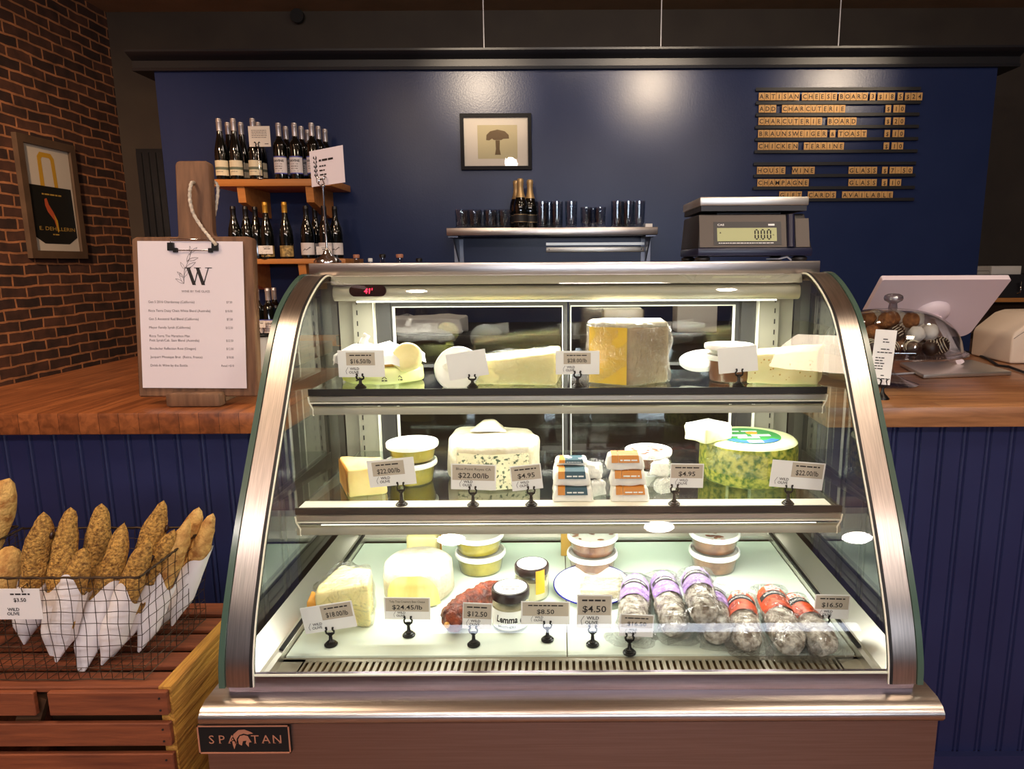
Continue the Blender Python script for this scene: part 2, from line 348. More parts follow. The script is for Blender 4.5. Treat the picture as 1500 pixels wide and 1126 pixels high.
# ================================================================== the room
XW, YB, ZCE = -3.43, 5.6, 3.2
struct(box1('floor', 'floor', -3.6, 5.2, -3.6, 5.8, -.05, 0))
struct(box1('wall_left', 'brick', XW-.15, XW, -3.6, 5.8, 0, ZCE+.3))
struct(box1('wall_back', 'olive', XW, 5.0, YB, YB+.15, 0, ZCE+.3))
struct(box1('wall_right', 'olive', 5.0, 5.15, -3.6, YB, 0, ZCE+.3))
struct(box1('ceiling', 'ceil', XW, 5.0, -3.6, YB, ZCE, ZCE+.1))
# a ceiling panel seam strip
# blue partition with its black cornice
PW = 4.5
struct(box1('wall_middle', 'blue', -2.50, 2.72, PW, PW+.16, 0, 2.50))
b = MB()
prof = [(PW+.0, 2.485), (PW-.03, 2.485), (PW-.035, 2.5), (PW-.02, 2.505), (PW-.02, 2.545), (PW-.05, 2.56), (PW-.075, 2.57), (PW-.085, 2.58), (PW-.085, 2.592), (PW+.26, 2.592), (PW+.26, 2.485)]
b.prism(prof, -2.62, 2.84, 'x'); struct(b.build('trim_1', 'cornice'))
# soffit band high on the back wall, dark door casing at the far left
b = MB(); x0, x1, zt = -3.28, -2.96, 2.17
for k in range(6): b.box(x0+k*.055, x0+k*.055+.04, YB-.07, YB-.002, 0, zt)
b.box(x0-.01, x1+.02, YB-.05, YB-.001, 0, zt+.03); struct(b.build('trim_2', 'cornice'))
# ================================================================== counters beside the case
def bead_panel(name, x0, x1, y, z0, z1, parent, step=.057):
    b = MB(); n = int((x1-x0)/step); xs = []
    for k in range(n+1):
        x = x0+k*step
        xs += [(x, y), (x+.003, y+.004), (x+.006, y), (x+.009, y-.0015), (x+.012, y), (x+.015, y+.004), (x+.018, y)]
    xs = [p for p in xs if p[0] < x1]+[(x1, y), (x1, y+.02), (x0, y+.02)]
    b.prism(xs, z0, z1, 'z'); return b.build(name, 'bluepanel', parent, smooth=0)
left = thing('service_counter', 'navy beadboard counter front under the orange-brown wooden top, left of the display case', 'counter')
bead_panel('beadboard_panel', -1.52, -.628, 1.53, .10, ZC-.042, left)
box1('carcass', 'cab', -1.52, -.628, 1.552, 2.10, 0.10, ZC-.042, left); box1('kick_board', 'bluepanel', -1.52, -.628, 1.54, 1.56, 0.0, .10, left)
settle(left, (-1.07, 1.8, 0))
tl = MB(); tl.prism([(-1.54, 1.494), (-.628, 1.494), (-.628, 2.16), (-.985, 2.16), (-.985, 2.95), (-1.54, 2.95)], ZC-.04, ZC+.01, 'z'); tl.bevel(.004)
tl = tl.build('wooden_countertop', 'ctop'); tag(tl, 'orange-brown butcher block top with its end grain to the front, left of the display case', 'countertop')
right = thing('service_counter', 'navy beadboard counter front right of the display case', 'counter')
bead_panel('beadboard_panel', .628, 2.6, 1.60, .04, ZC-.052, right)
box1('carcass', 'cab', .628, 2.6, 1.622, 2.5, .04, ZC-.052, right); box1('kick_board', 'bluepanel', .628, 2.6, 1.58, 1.6, 0.0, .04, right)
settle(right, (1.6, 2, 0))
tr = MB(); tr.box(.628, 2.7, 1.565, 2.54, ZC-.05, ZC); tr.bevel(.004)
tag(tr.build('wooden_countertop', 'ctopx'), 'brown butcher block top with long staves under the cash terminal and glass cloche', 'countertop')
# ================================================================== refrigerated display case
case = thing('refrigerated_display_case', 'stainless steel display case with curved glass front, lit inside and full of cheese', 'display case')
# profile of the curved front (y, z)
PR = [(1.600, -.030), (1.565, -.022), (1.522, -.026), (1.460, -.050), (1.393, -.090), (1.35, -.134), (1.302, -.203), (1.256, -.275), (1.20, -.362), (1.143, -.452), (1.101, -.528), (1.068, -.594), (1.046, -.656), (1.040, -.70)]
def smooth_profile(pts, n=6):
    out = []
    for i in range(len(pts)-1):
        p0 = pts[max(i-1, 0)]; p1 = pts[i]; p2 = pts[i+1]; p3 = pts[min(i+2, len(pts)-1)]
        for k in range(n):
            t = k/n
            out.append(tuple(.5*(2*p1[j]+(p2[j]-p0[j])*t+(2*p0[j]-5*p1[j]+4*p2[j]-p3[j])*t*t+(3*p1[j]-p0[j]-3*p2[j]+p3[j])*t**3) for j in (0, 1)))
    return out+[pts[-1]]
SP = [(y, H+z) for y, z in smooth_profile(PR)]
def offset(pts, d):
    out = []
    for i, p in enumerate(pts):
        a = pts[max(i-1, 0)]; c = pts[min(i+1, len(pts)-1)]; t = Vector((c[0]-a[0], c[1]-a[1])).normalized()
        out.append((p[0]-t.y*d, p[1]+t.x*d))      # positive: inwards (towards +y)
    return out
# base body
ZB = H-.717
b = MB()
ap = [(1.075, ZB), (1.03, ZB-.001), (1.02, ZB-.006), (1.02, ZB-.016), (1.02, ZB-.02), (1.02, ZB-.025), (1.02, ZB-.03), (1.02, .06), (1.12, .06), (1.12, .0), (1.84, 0), (1.84, ZB)]
b.prism(ap[:], -.627, .627, 'x'); b.build('base_cabinet', 'steelbase', case, smooth=50)
b = MB(); lip = [(1.03, ZB), (1.014, ZB-.005), (1.006, ZB-.015), (1.004, ZB-.027), (1.010, ZB-.036), (1.018, ZB-.04), (1.018, ZB-.034), (1.012, ZB-.027), (1.014, ZB-.017), (1.03, ZB-.003)]
b.prism([(1.085, ZB+.002), (1.03, ZB+.002), (1.012, ZB-.004), (1.004, ZB-.012), (1.003, ZB-.020), (1.008, ZB-.027), (1.019, ZB-.030), (1.024, ZB-.01), (1.085, ZB-.01)], -.628, .628, 'x')
b.build('front_ledge', 'steel', case, smooth=60)
# badge
bd = MB(); q0 = P(290, 1060, Y=1.018); q1 = P(428, 1100, Y=1.018); bx0, bx1, bz1, bz0 = q0.x, q1.x, q0.z, q1.z
bd.box(bx0, bx1, 1.014, 1.0195, bz0, bz1); badge = bd.build('maker_badge', 'bagblack', case)
b = MB(); t = .0022
for (a0, a1, c0, c1) in ((bx0, bx1, bz0, bz0+t), (bx0, bx1, bz1-t, bz1), (bx0, bx0+t, bz0, bz1), (bx1-t, bx1, bz0, bz1)): b.box(a0, a1, 1.0128, 1.0142, c0, c1)
m = upright((bx0, 1.0132, bz0)); W = bx1-bx0; Hh = bz1-bz0
def serif_line(mb, word, x0, x1, y, h, m):
    n = len(word)
    for i, ch in enumerate(word):
        cx = x0+(x1-x0)*(i+.5)/n
        put_text(mb, ch, cx, y, h, m, 'c')
        legs = {'S': [], 'P': [-.22], 'A': [-.36, .36], 'T': [0], 'N': [-.3, .3]}[ch]
        for l in legs: mb.add([(cx+l*h-.13*h, y, 0), (cx+l*h+.13*h, y, 0), (cx+l*h+.13*h, y+.06*h, 0), (cx+l*h-.13*h, y+.06*h, 0)], [(0, 1, 2, 3)], m)
serif_line(b, 'SPA', W*.09, W*.43, Hh*.36, Hh*.30, m); serif_line(b, 'TAN', W*.56, W*.92, Hh*.36, Hh*.30, m)
hx, hy, hs = W*.49, Hh*.5, Hh*.36                                             # helmet emblem
crest = [(-.95, -.55), (-1.0, 0), (-.8, .55), (-.35, .95), (.2, 1.0), (.75, .75), (.95, .6), (.6, .55), (.45, .5), (.1, .6), (-.3, .45), (-.55, .1), (-.62, -.35), (-.85, -.95)]
b.add([(hx+x*hs, hy+y*hs, 0) for x, y in crest], [tuple(range(len(crest)))], m)
helm = [(-.4, -.45), (-.45, 0), (-.25, .35), (.1, .45), (.45, .35), (.6, 0), (.75, -.25), (.5, -.3), (.45, -.75), (.2, -.4), (.3, -.1), (-.02, -.15), (-.15, -.6)]
b.add([(hx+x*hs, hy+y*hs, 0) for x, y in helm], [tuple(range(len(helm)))], m)
b.build('badge_lettering', 'copper', badge, smooth=0)
# interior tub and grille
YG0, YG1 = 1.062, 1.13
box1('interior_floor', 'cavity', -.55, .55, 1.06, 1.74, ZB-.0, ZB+.004, case)
b = MB(); zg = ZD-.004
b.box(-.55, -.491, YG0-.012, YG1, zg-.002, zg); b.box(.491, .55, YG0-.012, YG1, zg-.002, zg); b.box(-.55, .55, YG0-.012, YG0+.012, zg-.002, zg); b.box(-.55, .55, YG1-.008, YG1+.004, zg-.002, zg)
n = 80
for k in range(n+1):
    x = -.491+.982*k/n; b.box(x-.0034, x+.0034, YG0+.011, YG1-.007, zg-.002, zg)
b.build('air_grille', 'galv', case, smooth=0)
b = MB(); b.box(-.53, -.0065, 1.134, 1.64, ZD-.006, ZD); b.build('deck_panel', 'deck', case)
b = MB(); b.box(-.0045, .53, 1.134, 1.64, ZD-.006, ZD); b.build('deck_panel', 'deck', case)
for s in (-1, 1):
    b = MB(); b.prism([(s*.532, ZD-.004), (s*.532, ZD+.012), (s*.54, ZD+.014), (s*.555, ZD+.004), (s*.59, ZD+.03), (s*.59, ZD-.01)], 1.06, 1.68, 'y'); b.build('side_rail', 'alu', case)
    b = MB(); b.box(min(s*.533, s*.54), max(s*.533, s*.54), 1.13, 1.66, ZD+.0125, ZD+.017); b.build('rail_gasket', 'gasket', case)
    # end pane: thick glass slab following the profile
    pts = SP+[(1.07, H-.715), (1.80, H-.715), (1.80, H-.03)]
    b = MB(); n = len(pts)
    for x in (s*.598, s*.606): b.add([(x, p[0], p[1]) for p in pts], [tuple(range(n))])
    pane = b.build('end_pane', 'glass', case, smooth=0)
    b = MB(); ins = offset(SP, .0012)
    ring = [(s*.5975, s*.607)]
    v = []
    for p in SP: v += [(s*.5972, p[0]-.001, p[1]), (s*.6075, p[0]-.001, p[1])]
    ps = offset(SP, .004)
    for p in ps: v += [(s*.5972, p[0], p[1]), (s*.6075, p[0], p[1])]
    k = len(SP); F = [(2*i, 2*i+1, 2*i+3, 2*i+2) for i in range(k-1)]+[(2*k+2*i, 2*k+2*i+1, 2*k+2*i+3, 2*k+2*i+2) for i in range(k-1)]
    F += [(2*i+e, 2*i+2+e, 2*k+2*i+2+e, 2*k+2*i+e) for i in range(k-1) for e in (0, 1)]
    b.add(v, F); b.build('pane_edge', 'glassedge', pane)
    # steel band
    i0 = 2; sp = SP[i0:]; o1 = offset(sp, .002); o2 = offset(sp, .016)
    b = MB(); b.prism(o1+o2[::-1], min(s*.556, s*.5965), max(s*.556, s*.5965), 'x'); b.build('steel_band', 'steelv', case, smooth=50)
    o1 = offset(sp, .001); o2 = offset(sp, .014)
    b = MB(); b.prism(o1+o2[::-1], min(s*.5505, s*.5555), max(s*.5505, s*.5555), 'x'); b.build('band_gasket', 'gasket', case)
    b = MB(); b.prism(offset(sp, .002)+offset(sp, .006)[::-1], min(s*.5485, s*.5502), max(s*.5485, s*.5502), 'x'); b.build('band_bead', 'white_lip', case)
    # added rear post drawing the pale reflection in the pane, and slotted standard
    box1('pane_gleam_post', 'galv', min(s*.556, s*.596), max(s*.556, s*.596), 1.75, 1.80, ZB, H-.03, case)
    st = box1('shelf_standard', 'galv', min(s*.5, s*.552), max(s*.5, s*.552), 1.725, 1.745, ZB, H-.085, case)
    b = MB()
    for k in range(22):
        z = ZB+.05+k*.027; b.box(s*.541-.0015, s*.541+.0015, 1.7238, 1.7246, z, z+.012)
    b.build('slots', 'ink', st, smooth=0)
    box1('post_strip', 'white_lip', min(s*.4975, s*.4998), max(s*.4975, s*.4998), 1.722, 1.745, ZB, H-.085, case)
# front glass
b = MB(); g = offset(SP[3:], .003); k = len(g)
b.add([(-.549, p[0], p[1]) for p in g]+[(.549, p[0], p[1]) for p in g], [(i, i+1, k+i+1, k+i) for i in range(k-1)]); b.build('curved_front_glass', 'glass', case, smooth=80)
# bottom frame rail
b = MB(); b.prism([(1.052, ZB), (1.047, H-.70), (1.0475, H-.682), (1.058, H-.682), (1.066, H-.70), (1.066, ZB)], -.5965, .5965, 'x'); b.build('bottom_frame', 'steeldark', case, smooth=50)
b = MB(); b.box(-.549, .549, 1.0465, 1.049, H-.6835, H-.6805); b.build('frame_bead', 'white_lip', case)
# top panel and canopy
b = MB(); b.box(-.612, .603, 1.600, 1.90, H-.027, ZTOP); b.bevel(.002); b.build('top_panel', 'steel', case)
b = MB(); b.prism([(1.607, H-.03), (1.566, H-.027), (1.560, H-.046), (1.60, H-.05)], -.548, .548, 'x'); b.build('ribbed_strip', 'galv', case)
b = MB(); b.prism([(1.602, H-.048), (1.570, H-.050), (1.563, H-.058), (1.561, H-.070), (1.566, H-.080), (1.575, H-.084), (1.74, H-.084), (1.74, H-.03), (1.61, H-.03)], -.546, .546, 'x'); cn = b.build('light_canopy', 'galv', case, smooth=60)
d0 = P(512, 426, Y=1.5605); d1 = P(566, 426, Y=1.5605); rr = .0125
pill = [(d1.x-rr+rr*math.cos(a), d0.z+rr*math.sin(a)) for a in [R(-90+18*i) for i in range(11)]]+[(d0.x+rr+rr*math.cos(a), d0.z+rr*math.sin(a)) for a in [R(90+18*i) for i in range(11)]]
b = MB(); b.prism(pill, 1.557, 1.563, 'y'); td = b.build('temperature_display', 'displayblack', case)
b = MB(); put_text(b, "41'", (d0.x+d1.x)/2+.002, 0, .011, upright((0, 1.5565, d0.z-.0055)), 'c', bold=.02, shear=.15); b.build('digits', 'ledred', td, smooth=0)
box1('lamp_tube', 'emit', -.50, .50, 1.590, 1.625, H-.088, H-.0845, cn)
# shelves
for nm, z, y0, y1 in (('top', ZT, 1.41, 1.66), ('mid', ZM, 1.297, 1.72)):
    sh = box1('shelf', 'shelfglass', -.557, .557, y0+.004, y1, z-.006, z, case)
    box1('front_gasket', 'gasket', -.561, .561, y0, y0+.004, z-.013, z+.001, sh)
    b = MB(); b.prism([(y0+.002, z-.013), (y0-.002, z-.015), (y0-.002, z-.024), (y0+.004, z-.027), (y0+.006, z-.013)], -.559, .559, 'x'); b.build('front_rail', 'alu', sh)
    if nm == 'mid': box1('white_strip', 'white_lip', -.555, .54, y0+.005, y0+.042, z, z+.001, sh)
    box1('rail_lip', 'white_lip', -.559, .559, y0-.003, y0+.004, z-.029, z-.027, sh)
    box1('ticket_recess', 'frame_dark', -.557, .557, y0+.010, y0+.012, z-.037, z-.029, sh)
    b = MB(); b.prism([(y0+.006, z-.037), (y0-.005, z-.038), (y0-.008, z-.044), (y0-.008, z-.052), (y0+.006, z-.052)], -.557, .557, 'x'); b.build('lower_rail', 'galv', sh)
    box1('shelf_lamp', 'emit', -.52, .52, y0+.016, y0+.034, z-.052, z-.045, sh)
    for s in (-1, 1):
        b = MB(); pts = [(s*.5595, y0-.006, z-.014), (s*.558, y0-.006, z-.026), (s*.55, y0-.007, z-.04), (s*.55, y0-.007, z-.054)]; b.tube(pts, .0016, 6); b.build('end_clip', 'white_lip', sh)
        b = MB(); b.prism([(y0+.02, z-.007), (y0+.02, z-.012), (1.74, z-.05), (1.74, z-.007)], min(s*.556, s*.559), max(s*.556, s*.559), 'x'); b.build('bracket', 'alu', sh)
# rear sliding doors
b = MB(); zt, zb = H-.084, ZB
b.box(-.496, -.459, 1.74, 1.77, zb, zt); b.box(.459, .496, 1.74, 1.77, zb, zt); b.box(-.484, .484, 1.74, 1.77, zt-.004, zt+.0); b.box(-.484, .484, 1.74, 1.77, zb, H-.66); b.build('rear_frame', 'frame_dark', case)
b = MB(); b.box(-.548, .548, 1.70, 1.74, H-.69, H-.655); b.box(-.548, .548, 1.695, 1.74, H-.655, H-.648); b.box(-.548, .548, 1.65, 1.70, H-.70, H-.69); b.build('door_track', 'alu', case)
for s in (-1, 1): box1('rear_jamb', 'frame_dark', min(s*.5, s*.555), max(s*.5, s*.555), 1.746, 1.8, ZB, H-.08, case)
for (x0, x1, y) in ((-.459, .004, 1.748), (.008, .459, 1.758)):
    b = MB(); f = .010
    for (a0, a1, c0, c1) in ((x0, x1, H-.107, H-.088), (x0, x1, H-.66, H-.655), (x0-.0, x0+f*.3, H-.655, H-.107), (x1-f, x1, H-.655, H-.107)): b.box(a0, a1, y, y+.01, c0, c1)
    dr = b.build('sliding_door', 'frame_dark', case)
    b = MB(); u0, u1 = x0+.004, x1-.012; t = .0022
    for (a0, a1, c0, c1) in ((u0, u1, H-.110, H-.107), (u0, u0+(.007 if x0 < -.1 else t), H-.655, H-.11), (u1-(.007 if x0 > -.1 else t), u1, H-.655, H-.11)): b.box(a0, a1, y-.002, y+.0, c0, c1)
    b.build('door_edge_glint', 'white_lip', dr)  # white strips draw the light caught on the door's inner edges
    b = MB(); b.add([(x0, y+.005, H-.655), (x1, y+.005, H-.655), (x1, y+.005, H-.107), (x0, y+.005, H-.107)], [(0, 1, 2, 3)]); b.build('door_pane', clear('door_glass', (215, 218, 214), .02, 1.45, base=.04) if x0 < -.1 else bpy.data.materials['door_glass'], dr)
for c in kids(case):                      # the case stands a little right of the lens axis
    if c == badge: continue
    for g in [c]+kids(c):
        if g.name.split('.')[0] in ('temperature_display', 'digits'): continue
        for v in g.data.vertices: v.co.x = v.co.x*.973+.0165
settle(case, (.0165, 1.4, 0))
# ================================================================== price signs
def curls(b, h, w, r=.0013, m=I4):
    for s in (-1, 1):
        pts = [(0, 0, h*.45), (s*w*.35, 0, h*.55), (s*w*.5, 0, h*.72), (s*w*.3, 0, h*.86), (s*w*.45, 0, h), (s*w*.62, 0, h*.97)]
        b.tube(pts, r, 6, m)
def price_sign(px0, py0, px1, py1, bx, by, z=None, Y=None, tilt=0, yaw=0, price='', panel='full', label='', names=2, title=None, back=False, group='cards in black clip stands inside the case', logo=(0, .0)):
    base = P(bx, by, Z=z) if Y is None else P(bx, 560, Y=Y)
    if Y is not None: base.z = z
    root = thing('price_sign', label, 'price sign', base, group)
    A = P(px0, py0, Y=base.y-.001); B = P(px1, py1, Y=base.y-.001); w = B.x-A.x; h = A.z-B.z
    c = Vector(((A.x+B.x)/2, base.y-.001, (A.z+B.z)/2))-base
    hp = max(c.z-h*.5+.006, .02)
    # stand: stepped round foot, stem, two curled arms
    b = MB(); k = .9
    b.lathe([(0, 0), (.0135*k, 0), (.0135*k, .002), (.0105*k, .0035), (.0105*k, .005), (.0075*k, .0062), (.0075*k, .0075), (.0035, .010), (.0028, hp*.6), (.0036, hp*.62), (0, hp*.63)], 18)
    b.box(-.0042, .0042, -.0016, .0016, hp*.55, hp*.7)
    for s in (-1, 1):
        b.tube([(s*.002, 0, hp*.6), (s*.0068, -.001, hp*.68), (s*.0078, -.002, hp*.82), (s*.0052, -.003, hp*.92), (s*.0062, -.0035, hp*1.02), (s*.0078, -.0035, hp*1.04)], [.0022, .002, .0018, .0016, .0024, .0014], 6)
    b.build('clip_stand', 'blackmetal', root, 50)
    m = upright(c, yaw, tilt)
    b = MB(); b.add([(-w/2, -h/2, 0), (w/2, -h/2, 0), (w/2, h/2, 0), (-w/2, h/2, 0), (-w/2, -h/2, -.0006), (w/2, -h/2, -.0006), (w/2, h/2, -.0006), (-w/2, h/2, -.0006)],
          [(0, 1, 2, 3), (7, 6, 5, 4), (0, 4, 5, 1), (1, 5, 6, 2), (2, 6, 7, 3), (3, 7, 4, 0)], m)
    cd_ = b.build('card', 'cardwhite', root, 0)
    if back: return root
    pf = {'full': (-.47, .47, -.13, .46), 'center': (-.32, .3, -.06, .42), 'right': (-.12, .47, -.08, .46), 'left': (-.4, .28, -.1, .42), 'top': (-.47, .47, -.1, .46)}[panel]
    b = MB(); z1 = .0002
    b.add([(pf[0]*w, pf[2]*h, z1), (pf[1]*w, pf[2]*h, z1), (pf[1]*w, pf[3]*h, z1), (pf[0]*w, pf[3]*h, z1)], [(0, 1, 2, 3)], m); b.build('tinted_panel', 'cardgrey', cd_, 0)
    b = MB(); pw = (pf[1]-pf[0])*w; cx = (pf[0]+pf[1])/2*w; ph = (pf[3]-pf[2])*h
    if title: put_text(b, title, cx, pf[3]*h-ph*.33, ph*.16, m, 'c', width=min(pw*.82, ph*.16*len(title)*.9), z=.0004)
    else: scribble(b, cx-pw*.38, cx+pw*.38, pf[3]*h-ph*.27, ph*.09, m, z=.0004, seed=int(bx))
    put_text(b, price, cx, pf[2]*h+ph*.16, ph*.33, m, 'c', width=min(pw*.72, ph*.33*len(price)*.72), z=.0004, bold=.012)
    lx = {'right': -.33, 'left': -.25, 'center': -.25}.get(panel, -.22)*w+logo[0]*w; ly = -.3*h; lh = h*.095
    put_text(b, 'WILD', lx, ly+lh*.7, lh, m, 'l', z=.0004, bold=.015); put_text(b, 'OLIVE', lx-lh*.4, ly-lh*.7, lh, m, 'l', z=.0004, bold=.015)
    b.tube([Vector(p) for p in [(lx-lh*1.3, ly-lh*.9, .0003), (lx-lh*1.6, ly+lh*.3, .0003), (lx-lh*.7, ly+lh*1.8, .0003)]], lh*.07, 4, m)
    b.build('lettering', 'ink', cd_, 0)
    return root
SG = 'price cards in black clip stands inside the case'
ZS = ZT+.001
price_sign(494, 513, 564, 552, 528, 566, ZS, Y=1.425, price='$16.50/lb', panel='center', label='$16.50/lb price card at the left end of the top shelf', group=SG, title=None)
price_sign(655, 515, 714, 553, 692, 566, ZS, Y=1.425, tilt=R(-8), yaw=R(6), label='blank-backed price card behind the tilted white tub lid on the top shelf', back=True, group=SG)
price_sign(814, 514, 878, 548, 846, 564, ZS, Y=1.425, price='$28.00/lb', panel='center', label='$28.00/lb price card before the tall gold cheese block', group=SG)
price_sign(1053, 508, 1108, 545, 1082, 562, ZS, Y=1.425, tilt=R(-6), yaw=R(-6), label='blank-backed white card before the tubs at the right of the top shelf', back=True, group=SG)
ZS = ZM+.001
price_sign(538, 672, 609, 711, 580, 734, ZS, Y=1.315, tilt=R(-5), price='$22.00/lb', panel='left', label='$22.00/lb price card leaning before the stacked green olive tubs', group=SG)
price_sign(660, 680, 727, 717, 688, 737, ZS, Y=1.31, tilt=R(2), price='$22.00/lb', panel='full', title='Blue-Point Reyes CA', label='Blue-Point Reyes CA price card before the blue cheese', group=SG)
price_sign(748, 681, 794, 717, 776, 737, ZS, Y=1.31, tilt=R(-6), price='$4.95', panel='top', label='$4.95 price card at the right corner of the blue cheese', group=SG)
price_sign(982, 679, 1030, 714, 992, 736, ZS, Y=1.31, tilt=R(1), price='$4.95', panel='top', label='$4.95 price card between the white packets and the green cheese wheel', group=SG)
price_sign(1130, 676, 1206, 715, 1164, 735, ZS, Y=1.31, tilt=R(5), price='$22.00/lb', panel='right', label='$22.00/lb price card at the right of the middle shelf', group=SG)
ZS = ZD+.001
price_sign(441, 885, 521, 923, 485, 944, ZS, tilt=R(-9), price='$18.00/lb', panel='right', label='$18.00/lb price card before the left wedge on the deck', group=SG)
price_sign(562, 875, 631, 907, 599, 930, ZS, tilt=R(1), price='$24.45/lb', panel='full', title='Tulip Tree Creamery Beer Cheese', label='$24.45/lb Tulip Tree card before the cut round cheese', group=SG)
price_sign(677, 883, 721, 921, 694, 944, ZS, tilt=R(3), price='$12.50', panel='top', label='$12.50 price card before the dark red sausage', group=SG)
price_sign(763, 881, 835, 914, 802, 937, ZS, tilt=R(1), price='$8.50', panel='full', label='$8.50 price card right of the small cream jar', group=SG)
price_sign(845, 871, 896, 920, 868, 944, ZS, tilt=R(1), price='$4.50', panel='top', label='$4.50 price card before the blue-rimmed enamel plate', group=SG)
price_sign(908, 900, 957, 932, 922, 956, ZS, tilt=R(3), price='$16.50', panel='top', label='$16.50 price card before the lilac-labelled salamis', group=SG)
price_sign(1194, 871, 1243, 906, 1207, 930, ZS, tilt=R(2), price='$16.50', panel='top', label='$16.50 price card at the far right of the deck', group=SG)
# ================================================================== cheeses and tubs
def blob(poly, h, name, m, root, bev=.006, cuts=4, amp=.003, sc=18, seed=1, taper=1., top=None, mw=I4):
    """soft-edged slab: outline in xy, height h, optional taper of the top"""
    b = MB(); cx = sum(p[0] for p in poly)/len(poly); cy = sum(p[1] for p in poly)/len(poly)
    n = len(poly); tz = top or (lambda x, y: h)
    v = [(p[0], p[1], 0) for p in poly]+[(cx+(p[0]-cx)*taper, cy+(p[1]-cy)*taper, tz(p[0], p[1])) for p in poly]
    b.add(v, [tuple(range(n))[::-1], tuple(range(n, 2*n))]+[(i, (i+1) % n, n+(i+1) % n, n+i) for i in range(n)], mw)
    b.bevel(bev, 2)
    bmesh.ops.triangulate(b.bm, faces=[f for f in b.bm.faces if len(f.verts) > 4])
    for _ in range(cuts):
        es = [e for e in b.bm.edges if e.calc_length() > .012]
        if es: bmesh.ops.subdivide_edges(b.bm, edges=es, cuts=1, use_grid_fill=True)
        bmesh.ops.triangulate(b.bm, faces=[f for f in b.bm.faces if len(f.verts) > 4])
    b.rough(amp, sc, seed)
    zmin = min(v.co.z for v in b.bm.verts)
    for v in b.bm.verts: v.co.z = max(v.co.z, 0.0005)
    return b.build(name, m, root, 60)
def arc(cx, cy, r, a0, a1, n): return [(cx+r*math.cos(R(a0+(a1-a0)*i/n)), cy+r*math.sin(R(a0+(a1-a0)*i/n))) for i in range(n+1)]
def world_poly(base, pts): return [(x-base.x, y-base.y) for x, y in pts]
def spot_at(px, Y, z): p = P(px, 560, Y=Y); return Vector((P(px, PY0-FPX*0+0, Y=Y).x, Y, z))
def gx(px, Y, z):
    """x of a point at depth Y and height z seen in column px"""
    d = (Vector((0, Y, z))-CAM).dot(fwd); return (px-PX0)/FPX*d
# --- top shelf
Y = 1.525; c = Vector((gx(562, Y, ZT), Y, ZT+.001))
t = thing('wrapped_soft_cheese', 'round soft cheese in lime printed wrapper, bottom of the left pile on the top shelf', 'cheese', c)
blob([(p[0]*1.0, p[1]*.8) for p in arc(0, 0, .094, 0, 345, 15)], .036, 'lime_wrapper', 'greenbag', t, .01, 2, .005, 22, 1)
for x in (-.035, .022, .052):
    b = MB(); q = Matrix.Translation((0, -.0775+abs(x)**2*6, 0)); b.tube([Vector((x-.005, -.003, .015)), Vector((x, -.003, .020)), Vector((x+.005, -.003, .015))], .0008, 4, q); scribble(b, x-.006, x+.006, .010, .0025, q @ upright((0, -.003, 0))); b.build('printed_mark', 'ink', t, 0)
c2 = c+Vector((-.01, .0, .037))
t = thing('cut_cheese_half', 'brown-rinded half cheese with crumpled white paper over its top, on the lime wrapper', 'cheese', c2)
blob([(p[0], p[1]*.8) for p in arc(0, 0, .08, 0, 345, 15)], .026, 'paste', 'ch_orange', t, .006, 2, .003, 25, 4)
b = MB(); b.lathe([(.0, .045), (.03, .043), (.06, .036), (.084, .026), (.096, .02), (.1, .006)], 40, jit=.16)
for v in b.bm.verts: v.co.y *= .8; v.co.z += .012*noise.noise(v.co*38); v.co.x += .004*noise.noise(v.co*50)
b.tube([(-.03, 0, .045), (-.028, 0, .056), (-.02, 0, .062), (-.03, .004, .068)], [.012, .008, .005, .002], 7)
b.build('wax_paper', 'waxpaper', t, 80)
t = thing('film_wrapped_round', 'small pale round cheese in film leaning on the brown-rinded half', 'cheese', (c.x+.066, c.y-.045, ZT+.037))
b = MB(); b.lathe([(0, .012), (.026, .012), (.032, .008), (.034, 0), (.032, -.008), (.026, -.012), (0, -.012)], 26, Matrix.Translation((0, 0, .022)) @ Matrix.Rotation(R(58), 4, 'X') @ Matrix.Rotation(R(10), 4, 'Z'), jit=.06); b.build('paste', 'ch_pale', t, 60)
t = thing('tub_lid', 'loose frosted white tub leaning forward beside the pale wedge on the top shelf', 'tub', (gx(672, 1.46, ZT), 1.46, ZT+.001))
mm = Matrix.Translation((0, 0, .033)) @ Matrix.Rotation(R(62), 4, 'X') @ Matrix.Rotation(R(0), 4, 'Y')
b = MB(); b.lathe([(.0, -.004), (.034, -.008), (.046, 0), (.05, .006), (.0505, .010), (.048, .012), (.045, .008), (.03, .003), (0, .002)], 32, mm, jit=.03); b.build('tub_shell', milky('frosted_tub', (246, 245, 240), .82), t, 60)
c = Vector((gx(760, 1.5, ZT), 1.5, ZT+.001))
t = thing('film_wrapped_wedge', 'long pale yellow cheese wedge in cling film, rising to the right on the top shelf', 'cheese', c)
poly = world_poly(c, [(gx(648, 1.46, ZT), 1.46), (gx(814, 1.44, ZT), 1.44), (gx(822, 1.56, ZT), 1.56), (gx(672, 1.60, ZT), 1.60)])
x0 = poly[0][0]; x1 = poly[1][0]
blob(poly, .07, 'paste', 'ch_pale', t, .005, 3, .002, 20, 3, top=lambda x, y: .040+.030*(x-x0)/(x1-x0))
blob([(x*1.03, y*1.05) for x, y in poly], .07, 'cling_film', 'film', t, .006, 4, .008, 30, 8, top=lambda x, y: .043+.031*(x-x0)/(x1-x0))
c = Vector((gx(915, 1.5, ZT), 1.5, ZT+.001))
t = thing('tall_cheese_block', 'tall gold cheese block with grey-brown rind wrapped in film on the top shelf', 'cheese', c)
